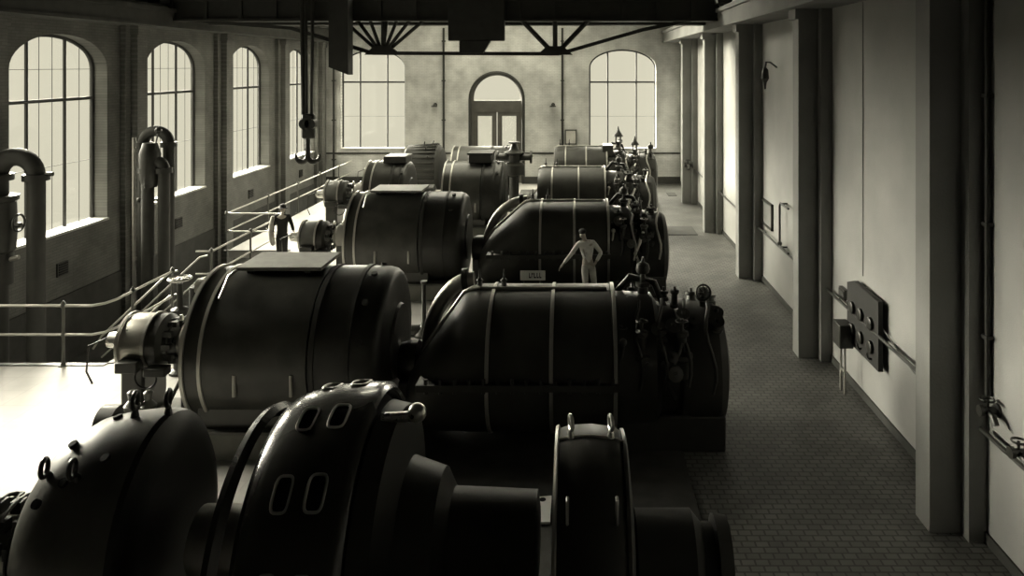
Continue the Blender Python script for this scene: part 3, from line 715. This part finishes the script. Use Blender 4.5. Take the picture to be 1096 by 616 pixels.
# ------------------------------------------------------------------ unit D
generator(26.8,1.38,1.2,-4.75,-2.6,'smaller far generator with twin bright rings and a dark box on top',platform=False)
t = thing('terminal_chest',(-3.6,26.8,2.6),'dark flat box on top of the far twin-ringed generator','box')
MB().box(-3.9,-3.1,26.3,27.3,2.56,2.86).build('body','iron',t,.03); MB().box(-3.95,-3.05,26.25,27.35,2.86,2.92).build('lid','iron_matt',t,.01)
generator(26.8,1.4,1.18,-7.5,-6.0,'compact far generator left of the twin-ringed one',platform=False)
exciter(26.8,1.4,.95,-7.5,'far dark exciter left of the compact generator',True)
tag(MB().box(-6.9,-6.1,26.3,27.3,2.55,2.8).build('terminal_chest','iron',None,.03),'dark box on top of the compact far generator','box')
t = thing('coupling_shaft',(-5.4,26.8,0),'shaft and bearing joining the two far generators','shaft')
MB().cyl((-6.1,26.8,1.4),(-4.7,26.8,1.4),.15,20).build('shaft','steel_dull',t); MB().lathe((-5.6,26.8,1.4),(1,0,0),[(0,.25),(.05,.34),(.4,.34),(.45,.25)],24).build('bearing','paint',t); MB().box(-5.65,-5.1,26.45,27.15,0,1.25).build('pedestal','paint',t,.04)
turbine(26.8,-1.85,-1.3,.9,2.75,'far black turbine between the second and the last one',pipe=False,topz=2.38)
# ------------------------------------------------------------------ unit E (last)
t = thing('generator',(-6.9,33.4,0),'last round generator with finned rim before the end window','generator')
MB().lathe((-7.75,33.4,1.3),(1,0,0),[(0,.5),(.05,1.0),(.15,1.15),(1.5,1.15),(1.65,1.0),(1.7,.5)],48).build('body','iron_matt',t)
b = MB()
for k in range(30):
    a = 2*PI*k/30; y=33.4+1.2*math.cos(a); z=1.3+1.2*math.sin(a)
    b.cyl((-7.55,33.4+1.1*math.cos(a),1.3+1.1*math.sin(a)),(-6.3,y,z),.045,6)
b.build('fin','iron',t)
for k in range(6):
    a = PI*.2+PI*.12*k
    MB().cyl((-6.9+.15*(k%3),33.4+1.15*math.cos(a),1.3+1.15*math.sin(a)),(-6.85+.15*(k%3),33.4+1.35*math.cos(a),1.3+1.35*math.sin(a)),.03,6).build('terminal','iron',t)
MB().box(-7.6,-6.2,32.6,34.2,0,.6).build('foot','paint',t,.03)
exciter(33.4,1.3,.9,-7.8,'last exciter near the far left railing',True)
generator(33.4,1.3,1.1,-5.6,-2.9,'last cylindrical generator half hidden before the arched door',platform=False)
t = turbine(33.4,-1.5,-.95,1.2,3.45,'last black turbine under the right end window, with ornate governors',pipe=False,topz=2.4)
governor(t,1.72,33.0,2.3,1.25,0); governor(t,2.45,33.0,2.0,1.1,0); governor(t,3.15,33.0,1.85,1.1,1)
MB().box(1.0,1.5,32.7,33.7,2.0,2.5).build('chest_cover','iron',t,.04)
t = thing('control_valve',(-2.7,31,0),'dark branching valve stand behind the twin-ringed generator','valve')
MB().lathe((-2.7,31,0),(0,0,1),[(0,.4),(.1,.4),(.15,.2),(1.4,.2),(1.5,.42),(1.9,.45),(2.0,.25),(2.3,.3),(2.4,.42),(2.5,.2),(2.75,.1),(2.78,.24),(2.84,.24),(2.86,.05)],20).build('body','iron',t)
MB().cyl((-3.4,31,2.2),(-2.0,31,2.2),.14,12).build('branch_pipe','iron',t)
for x in (-3.4,-2.0): MB().cyl((x-.04,31,2.2),(x+.04,31,2.2),.26,16).build('flange','iron',t)

# ------------------------------------------------------------------ valve stands left of unit B and by unit C
t = thing('valve_stand',(-7.8,14.6,0),'valve stand with pale handwheel behind the nearest exciter','valve')
MB().lathe((-7.8,14.6,0),(0,0,1),[(0,.2),(.05,.2),(.1,.12),(1.1,.1),(1.15,.16),(1.25,.16),(1.3,.06),(1.75,.05)],14).build('column','iron',t)
handwheel(t,(-7.8,14.6,1.84),(0,0,1),.2,.2,'steel')
t = thing('steam_pipe',(-7.3,14.8,1.5),'short thick pipe lying level behind the nearest generator rim','pipe')
MB().cyl((-7.6,14.9,1.6),(-6.2,14.9,1.6),.16,20).build('pipe','steel_dull',t); MB().cyl((-6.95,14.9,1.6),(-6.85,14.9,1.6),.24,20).build('flange','iron',t); MB().cyl((-7.62,14.9,0),(-7.62,14.9,1.6),.14,16).build('riser','iron_matt',t)
t = thing('valve_stand',(-7.9,17.6,0),'small double valve stand beyond the nearest generator','valve')
for x in (-8.05,-7.7):
    MB().cyl((x,17.6,0),(x,17.6,1.1),.05,10).build('column','iron',t); handwheel(t,(x,17.6,1.2),(0,.3,1),.13,.12,'steel')
t = thing('oil_pump',(-6.85,11.45,0),'small pump with handwheels in front of the nearest exciter','pump')
MB().box(-7.40,-6.40,11.2,11.75,0,.3).build('bedplate','iron',t,.03)
MB().lathe((-7.35,11.45,.52),(1,0,0),[(0,.15),(.05,.27),(.3,.27),(.35,.15),(.6,.13),(.62,.22),(.85,.24),(.9,.12)],24).build('body','iron',t)
for x in (-6.85,-6.60): MB().lathe((x,11.45,.7),(0,0,1),[(0,.1),(.1,.12),(.18,.05),(.3,.07),(.33,.03)],12).build('air_vessel','paint_grey',t)
MB().tube([(-6.45,11.45,.5),(-6.25,11.45,.9),(-6.15,11.75,1.3)],.03,8).build('delivery_pipe','iron',t)
t = thing('floor_valve',(-2.45,15.7,0),'slim valve spindle on the pale floor between the generators and turbines','valve')
MB().lathe((-3.45,16.6,0),(0,0,1),[(0,.22),(.05,.22),(.2,.1),(.3,.05),(1.15,.045),(1.17,.08),(1.22,.08)],12).build('spindle','iron',t); MB().cyl((-3.8,16.6,.12),(-2.6,16.6,.12),.12,14).build('body','iron',t)

# ------------------------------------------------------------------ unit A (nearest, cut by the frame)
t = thing('generator',(-4.6,7.1,0),'domed dark generator with lifting eyes in the near left corner','generator')
MB().lathe((0,7.1,1.48),(1,0,0),[(-5.12,.3),(-5.1,.48),(-5.02,.7),(-4.9,.88),(-4.76,1.01),(-4.58,1.12),(-4.32,1.18),(-4.1,1.2),(-3.95,1.2)],72,cap=False,sy=.78).build('end_dome','dome_paint',t,sharp=60)
MB().lathe((0,7.1,1.48),(1,0,0),[(-3.95,1.2),(-3.9,1.18),(-3.84,1.08),(-3.8,.9),(-3.78,.3)],72,sy=.78).build('rear_shield','iron',t)
for x,y,z in ((-4.22,7.1,2.66),(-3.93,7.15,2.66)): eyebolt(x,y,z,t,0,0,1,1.15)
for x,y in ((-4.7,6.66),(-4.38,6.55)):
    r = 1.03 if x < -4.5 else 1.15; dz = math.sqrt(r*r-((7.1-y)/.78)**2); eyebolt(x,y,1.48+dz-.03,t,-.1,-.45,.9,1.15)
for x,a in ((-4.62,72),(-4.4,92),(-4.5,50),(-4.7,42),(-4.2,60)):
    r = {-4.62:1.105,-4.4:1.16,-4.5:1.14,-4.7:1.075,-4.2:1.19}[x]; aa = math.radians(a)
    n = Vector((-.3,-math.cos(aa),math.sin(aa))); p = Vector((x,7.1-.78*r*math.cos(aa),1.48+r*math.sin(aa)))
    MB().cyl(p-n*.01,p+n*.025,.04,12).build('bolt_head','hole',t)
MB().box(-4.8,-3.9,6.3,7.9,0,.7).build('foot','paint',t,.04)
t = thing('exciter',(-5.8,7.1,0),'brush gear and pale shaft end cut off at the lower left edge','exciter')
MB().cyl((-6.6,7.1,1.48),(-4.9,7.1,1.48),.14,24).build('shaft','steel',t)
MB().lathe((-5.55,7.1,1.48),(1,0,0),[(0,.26),(.02,.28),(.1,.28),(.12,.2),(.2,.2),(.22,.28),(.3,.28)],28).build('slip_rings','copper',t)
MB().lathe((-6.2,7.1,1.48),(1,0,0),[(0,.3),(.03,.36),(.4,.36),(.45,.3)],28).build('bearing','steel_dull',t)
MB().box(-6.2,-5.8,6.7,7.5,0,1.2).build('bearing_pedestal','paint',t,.04)
for x in (-5.5,-5.32,-5.15):
    b = MB()
    for k in range(5):
        a = PI*(.1+.2*k); b.box(x-.05,x+.05,7.1+.34*math.cos(a)-.05,7.1+.34*math.cos(a)+.05,1.48+.34*math.sin(a)-.05,1.48+.34*math.sin(a)+.06)
    b.torus((x,7.1,1.48),(1,0,0),.4,.018,24,6); b.build('brush_gear','iron',t)
# slotted casing
t = thing('slotted_casing',(-2.3,7.1,0),'huge black slotted ring casing in the near foreground','turbine casing')
N = 120
MB().lathe((0,7.1,1.5),(1,0,0),[(-3.03,1.06),(-3.06,1.1),(-3.04,1.18),(-2.98,1.2),(-2.92,1.15)],N,cap=False).build('rear_ring','paint_gloss',t)
cols = [(-2.80,1.0),(-2.83,1.1),(-2.81,1.18),(-2.74,1.24),(-2.64,1.28),(-2.52,1.31),(-2.38,1.335),(-2.24,1.35),(-2.09,1.36),(-1.98,1.36),(-1.93,1.355),(-1.88,1.3)]
def skip(i,k):
    if i in (5,7):
        return (k % 10) in (3,4,5,6)
    return False
o = MB().lathe((0,7.1,1.53),(1,0,0),cols,N,cap=False,skip=skip).build('slotted_shell','paint_gloss',t,sharp=50)
shell = o
so = o.modifiers.new('Solid','SOLIDIFY'); so.thickness = .03; so.offset = -1
MB().lathe((0,7.1,1.5),(1,0,0),[(-2.78,.6),(-2.74,1.1),(-2.6,1.19),(-2.4,1.24),(-1.98,1.27),(-1.92,1.2),(-1.9,.6)],72).build('inner_drum','hole',t)
MB().lathe((0,7.1,1.5),(1,0,0),[(-1.9,1.1),(-1.88,1.22),(-1.7,1.18),(-1.62,.72),(-1.3,.62),(-1.2,.45),(-.4,.42),(-.38,.3)],64).build('turbine_barrel','casing_paint',t)
MB().cyl((-1.85,7.0,2.7),(-1.5,7.0,2.72),.05,10).ball((-1.52,7.0,2.75),.09).build('oil_fitting','steel',t)
MB().cyl((-3.6,7.1,1.5),(-3.1,7.1,1.5),.3,24).build('shaft','steel_dull',t)
MB().box(-3.0,-1.0,6.1,8.1,0,.6).build('foot','iron_matt',t,.04)
for ca,cb_,ra,rb in ((-2.52,-2.38,1.31,1.335),(-2.24,-2.09,1.35,1.36)):
    for ph in (15,45,75,105,135):
        pts = []
        for i in range(28):
            a = 2*PI*i/28; ex = lambda v: math.copysign(abs(v)**.5, v)
            u = (ca+cb_)/2+(cb_-ca)/2*ex(math.cos(a)); p = math.radians(ph+6*ex(math.sin(a))); r = (ra+rb)/2+.008
            pts.append((u,7.1-r*math.cos(p),1.53+r*math.sin(p)))
        MB().tube(pts,.013,6,closed=True).build('slot_rim','steel_dull',shell)
# upright hood
t = thing('coupling_hood',(.13,7.1,0),'upright narrow black casing with bright rims and lifting eyes, lower centre','casing')
MB().lathe((0,7.1,1.36),(1,0,0),[(-.24,.6),(-.23,1.03),(-.19,1.08),(-.08,1.11),(.12,1.12),(.36,1.09),(.45,1.02),(.5,.6)],72).build('body','casing_paint',t)
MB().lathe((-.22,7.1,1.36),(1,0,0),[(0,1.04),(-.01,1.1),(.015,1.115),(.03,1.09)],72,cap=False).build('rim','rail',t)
MB().tube([(-.2,7.1,2.45),(-.05,7.1,2.475),(.12,7.1,2.485),(.3,7.1,2.465),(.42,7.1,2.43)],.014,8).build('top_highlight','rail',t)  # added pale tube drawing the highlight on the hood's top outline
MB().lathe((.4,7.1,1.36),(1,0,0),[(0,1.04),(.01,1.08),(.04,1.08),(.06,1.02)],72,cap=False).build('rim','paint_grey',t)
for x in (-.08,.3): eyebolt(x,7.1,2.47,t,0,0,1,1.0,'steel')
for x in (-.1,.32):
    a = math.radians(50)
    y = 7.1-1.12*math.cos(a); z = 1.36+1.12*math.sin(a)
    MB().tube([(x,y+.0,z+.1),(x,y-.06,z+.1),(x,y-.1,z-.06),(x,y-.04,z-.12)],.014,6).build('handle','steel',t)
MB().box(-.5,.8,6.3,7.9,0,.4).build('foot','iron_matt',t,.03)
# bearing housing to the right of the hood
t = thing('bearing_housing',(1.0,7.3,0),'low dark bearing housing right of the upright hood','bearing')
MB().lathe((.5,7.3,1.2),(1,0,0),[(0,.3),(.05,.42),(.6,.42),(.7,.3),(.8,.3),(.82,.38),(.95,.36)],32).build('housing','iron_matt',t)
MB().box(.6,1.35,6.9,7.7,0,1.0).build('pedestal','iron_matt',t,.04)
t = thing('floor_plate',(-.85,9.9,.5),'pale perforated plate between the near casing and the next turbine','plate')
b = MB(); b.add([(-1.25,9.7,.05),(-.38,9.7,.05),(-.38,10.3,.05),(-1.0,10.2,.05),(-1.25,9.7,.08),(-.38,9.7,.08),(-.38,10.3,.08),(-1.0,10.2,.08)],[(3,2,1,0),(4,5,6,7),(0,1,5,4),(1,2,6,5),(2,3,7,6),(3,0,4,7)])
b.build('plate','white',t)
b = MB()
for x,y in ((-.95,9.85),(-.75,9.85),(-.55,9.85),(-.85,10.05),(-.65,10.05),(-.5,10.2)): b.cyl((x,y,.07),(x,y,.085),.045,12)
b.build('hole','hole',t)
# dark sunken grating floor round the near machine
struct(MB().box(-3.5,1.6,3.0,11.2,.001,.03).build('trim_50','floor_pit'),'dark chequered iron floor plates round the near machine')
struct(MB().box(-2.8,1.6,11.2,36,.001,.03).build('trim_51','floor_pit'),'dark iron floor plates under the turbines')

# ------------------------------------------------------------------ people
def skinned(name, chains, m, parent, sub=2, label=None):
    loc = parent.location; vs = []; rs = []; es = []; idx = {}
    for ch in chains:
        prev = None
        for x,y,z,*r in ch:
            k = (round(x,3),round(y,3),round(z,3))
            if k not in idx:
                idx[k] = len(vs); vs.append((x,y,z)); rs.append((r[0], r[1] if len(r) > 1 else r[0]))
            i = idx[k]
            if prev is not None and prev != i: es.append((prev,i))
            prev = i
    me = bpy.data.meshes.new(name); me.from_pydata([tuple(Vector(v)) for v in vs], es, []); me.update()
    o = bpy.data.objects.new(name, me); COL.objects.link(o); o.parent = parent
    md = o.modifiers.new('Skin','SKIN'); md.use_smooth_shade = True
    for i,sv in enumerate(me.skin_vertices[0].data):
        sv.radius = rs[i]; sv.use_root = (i == 0)
    if sub:
        s_ = o.modifiers.new('Sub','SUBSURF'); s_.levels = sub; s_.render_levels = sub
    me.materials.append(M[m])
    if label: o['label'] = label
    return o
def lerp(a,b,t): return tuple(a[i]+(b[i]-a[i])*t for i in range(3))
def hand(base, d, palmn, side=1, curl=.3):
    """finger chains from the wrist; d = direction of the hand, palmn = normal of the palm"""
    d = Vector(d).normalized(); n = Vector(palmn); n = (n-d*n.dot(d)).normalized(); u = d.cross(n)*side
    b = Vector(base); ch = []
    palm = b+d*.06
    P = lambda v,r: (v.x,v.y,v.z,r)
    for k,(off,L) in enumerate(((.03,.075),(.01,.085),(-.012,.078),(-.032,.06))):
        k0 = palm+u*off*.7; k1 = palm+d*.04+u*off; k2 = k1+(d+n*curl)*L*.5; k3 = k2+(d+n*curl*2.2).normalized()*L*.45
        ch.append([P(b,.024),P(palm,.03),P(k0+d*.01,.016),P(k1,.011),P(k2,.0095),P(k3,.008)])
    t0 = b+d*.03+u*.035; t1 = t0+(d*.7+u*.6+n*.3).normalized()*.04; t2 = t1+(d*.9+u*.2+n*.3).normalized()*.035
    ch.append([P(b,.024),P(t0,.016),P(t1,.012),P(t2,.009)])
    return ch
def person(t, J, wear):
    """J: joint positions relative to the feet point"""
    R = {}
    pel,chest,neck,head = J['pelvis'],J['chest'],J['neck'],J['head']
    top = J['headtop']; f = Vector(J['face']).normalized()
    ch = [[(*pel,.13,.10),(*lerp(pel,chest,.5),.125,.095),(*chest,.155,.11),(*neck,.055),(*lerp(neck,head,.45),.052),(*head,.078,.088),(*lerp(head,top,.62),.07,.08)]]
    hv = Vector(head)
    ch.append([(*head,.078,.088),(*(hv+f*.045+Vector((0,0,-.055))),.04)])
    for s in 'LR':
        sh,el,wr = J['sh'+s],J['el'+s],J['wr'+s]
        ch.append([(*chest,.155,.11),(*sh,.06),(*lerp(sh,el,.5),.046),(*el,.04),(*lerp(el,wr,.4),.037),(*wr,.026)])
        hip,kn,an = J['hip'+s],J['kn'+s],J['an'+s]
        toe = J['toe'+s]
        ch.append([(*pel,.13,.10),(*hip,.09),(*lerp(hip,kn,.5),.075),(*kn,.055),(*lerp(kn,an,.35),.055),(*an,.037),(*lerp(an,toe,.5),.042,.035),(*toe,.035,.028)])
        dd = Vector(wr)-Vector(el); ch += hand(wr, dd, J.get('palm'+s,(0,0,-1) if abs(dd.normalized().z)<.7 else (1,0,0)), 1 if s=='L' else -1)
    body = skinned('body', ch, 'skin', t, 2)
    # face
    u = Vector((0,0,1)).cross(f).normalized()
    b = MB()
    c = hv+f*.085
    b2 = MB(); b2.ball(c+Vector((0,0,-.01)),.014,.016,.024,8); 
    for s in (-1,1): b2.ball(hv+u*s*.08+Vector((0,0,-.005)),.012,.018,.028,8)
    b2v = [tuple(Vector(p)+t.location) for p in b2.v]; b2.v = b2v; b2.build('ear','skin',t)
    b3 = MB()
    for s in (-1,1): b3.ball(hv+f*.078+u*s*.03+Vector((0,0,.02)),.009,.009,.006,8)
    b3.ball(hv+f*.078+Vector((0,0,-.05)),.022,.01,.005,8)
    b3.v = [tuple(Vector(p)+t.location) for p in b3.v]; b3.build('eye','hair',t)
    return body
def sh_chain(J, s, r=1.18, full=True):
    sh,el,wr = J['sh'+s],J['el'+s],J['wr'+s]
    return [(*J['chest'],.17,.125),(*sh,.075),(*lerp(sh,el,.5),.06),(*el,.055),(*lerp(el,wr,.5),.05),(*lerp(el,wr,.9),.038)]

# man in white, leaning, hand on hip  (feet at x=.2, y=18.1, z=.25)
J = dict(pelvis=(.02,0,.93),chest=(-.03,-.02,1.33),neck=(-.06,-.03,1.52),head=(-.12,-.05,1.64),headtop=(-.13,-.05,1.76),face=(-.6,-.8,-.1),
         shL=(.15,-.01,1.45),elL=(.33,.02,1.2),wrL=(.2,-.1,1.0), shR=(-.21,-.03,1.45),elR=(-.4,-.1,1.19),wrR=(-.6,-.16,.96),
         hipL=(.1,0,.88),knL=(.16,-.04,.49),anL=(.16,.03,.08),toeL=(.2,-.14,.035), hipR=(-.07,0,.88),knR=(-.05,-.06,.49),anR=(-.1,.02,.08),toeR=(-.16,-.14,.035))
t = thing('person',(.2,18.15,.25),'person in white shirt leaning with one arm out beside the second turbine','person')
person(t,J,None)
skinned('shirt',[[(*lerp(J['pelvis'],J['chest'],-.05),.145,.115),(*lerp(J['pelvis'],J['chest'],.5),.142,.112),(*J['chest'],.17,.125),(*lerp(J['chest'],J['neck'],.75),.075)], sh_chain(J,'L'), sh_chain(J,'R')],'shirt',t)
skinned('trousers',[[(*J['pelvis'],.14,.112),(*lerp(J['pelvis'],J['chest'],.15),.135,.108)]]+[[(*J['pelvis'],.14,.112),(*J['hip'+s],.105),(*lerp(J['hip'+s],J['kn'+s],.5),.092),(*J['kn'+s],.075),(*J['an'+s],.06)] for s in 'LR'],'trousers',t)
b = MB().ball(Vector(J['headtop'])+Vector((.01,.02,-.03)),.088,.094,.07,16); b.v=[tuple(Vector(p)+t.location) for p in b.v]; b.build('hair','hair',t)
b = MB()
for s in 'LR':
    a,e = Vector(J['an'+s]),Vector(J['toe'+s]); b.ball((a*.45+e*.55)+Vector((0,0,-.005)),.055,.15,.045,12)
b.v=[tuple(Vector(p)+t.location) for p in b.v]; b.build('shoe','coat',t)

# man in dark coat and hat by the railing  (feet at x=-9.2, y=23)
J2 = dict(pelvis=(0,0,.92),chest=(0,0,1.3),neck=(0,0,1.46),head=(.03,-.02,1.58),headtop=(.03,-.02,1.70),face=(.8,-.5,-.25),
         shL=(.2,.0,1.39),elL=(.32,-.05,1.12),wrL=(.42,-.18,.95), shR=(-.2,.0,1.39),elR=(-.29,-.02,1.1),wrR=(-.22,-.16,.9),
         hipL=(.09,0,.88),knL=(.1,-.03,.48),anL=(.1,.03,.08),toeL=(.17,-.13,.035), hipR=(-.09,0,.88),knR=(-.1,-.03,.48),anR=(-.1,.03,.08),toeR=(-.05,-.14,.035))
t = thing('person',(-9.1,22.9,0),'person in dark coat and hat standing at the railing by an exciter','person')
person(t,J2,None)
skinned('coat',[[(0,.0,.62,.19,.15),(*J2['pelvis'],.17,.135),(*lerp(J2['pelvis'],J2['chest'],.5),.16,.125),(*J2['chest'],.185,.135),(0,0,1.43,.08)], sh_chain(J2,'L'), sh_chain(J2,'R')],'coat',t)
skinned('trousers',[[(*J2['pelvis'],.14,.112),(0,0,1.0,.13,.1)]]+[[(*J2['pelvis'],.14,.112),(*J2['hip'+s],.105),(*lerp(J2['hip'+s],J2['kn'+s],.5),.095),(*J2['kn'+s],.08),(*J2['an'+s],.065)] for s in 'LR'],'coat',t)
b = MB(); h = Vector(J2['headtop'])+t.location
b.lathe(h+Vector((0,0,-.055)),(0,0,1),[(0,.15),(.012,.15),(.015,.095),(.1,.088),(.125,.05)],24); b.build('hat','hair',t)
skinned('draped_coat',[[(-.24,-.08,1.42,.05,.06),(-.29,-.1,1.2,.1,.07),(-.31,-.12,.95,.13,.08),(-.28,-.1,.7,.13,.09),(-.24,-.06,.5,.08,.06)]],'coat_grey',t,label='light grey cloth hanging from the arm')
b = MB()
for s in 'LR':
    a,e = Vector(J2['an'+s]),Vector(J2['toe'+s]); b.ball((a*.45+e*.55)+Vector((0,0,-.005)),.055,.14,.045,12)
b.v=[tuple(Vector(p)+t.location) for p in b.v]; b.build('shoe','coat',t)

# ------------------------------------------------------------------ light and camera
CREAM = (1.0,.95,.79)
w = bpy.data.worlds.new('World'); S.world = w; w.use_nodes = True
nt = w.node_tree; bg = nt.nodes['Background']
tc = nt.nodes.new('ShaderNodeTexCoord'); sx = nt.nodes.new('ShaderNodeSeparateXYZ'); nt.links.new(tc.outputs['Generated'], sx.inputs[0])
mr = nt.nodes.new('ShaderNodeMapRange'); mr.inputs['From Min'].default_value = .1; mr.inputs['From Max'].default_value = .5
mr.inputs['To Min'].default_value = .66; mr.inputs['To Max'].default_value = 4.0
nt.links.new(sx.outputs[2], mr.inputs['Value']); nt.links.new(mr.outputs[0], bg.inputs['Strength'])
bg.inputs['Color'].default_value = (1.0,.95,.745,1)
def sun(name, direction, strength, angle):
    l = bpy.data.lights.new(name,'SUN'); l.energy = strength; l.angle = math.radians(angle); l.color = CREAM
    o = bpy.data.objects.new(name,l); COL.objects.link(o)
    o.rotation_euler = Vector(direction).to_track_quat('-Z','Y').to_euler(); o.location = (0,10,20)
    return o
sun('sky_left',(1,-.62,-.58),40,52)
sun('sky_back',(.15,-1,-.32),9,50)
sun('sky_top',(.1,-.1,-1),4,100)

cam = bpy.data.cameras.new('camera'); co = bpy.data.objects.new('camera',cam); COL.objects.link(co)
co.location = (0,0,6); co.rotation_euler = (PI/2,0,0)
cam.sensor_width = 36; cam.lens = 800/1096*36; cam.shift_x = -72/1096; cam.shift_y = -238/1096; cam.clip_end = 200
S.camera = co
S.view_settings.view_transform = 'Standard'; S.view_settings.look = 'None'; S.view_settings.gamma = 1; S.view_settings.exposure = .18
S.view_settings.use_curve_mapping = False
S.cycles.use_denoising = True; S.cycles.max_bounces = 8; S.cycles.diffuse_bounces = 5; S.cycles.transparent_max_bounces = 8
S.cycles.sample_clamp_indirect = 4; S.cycles.caustics_reflective = False
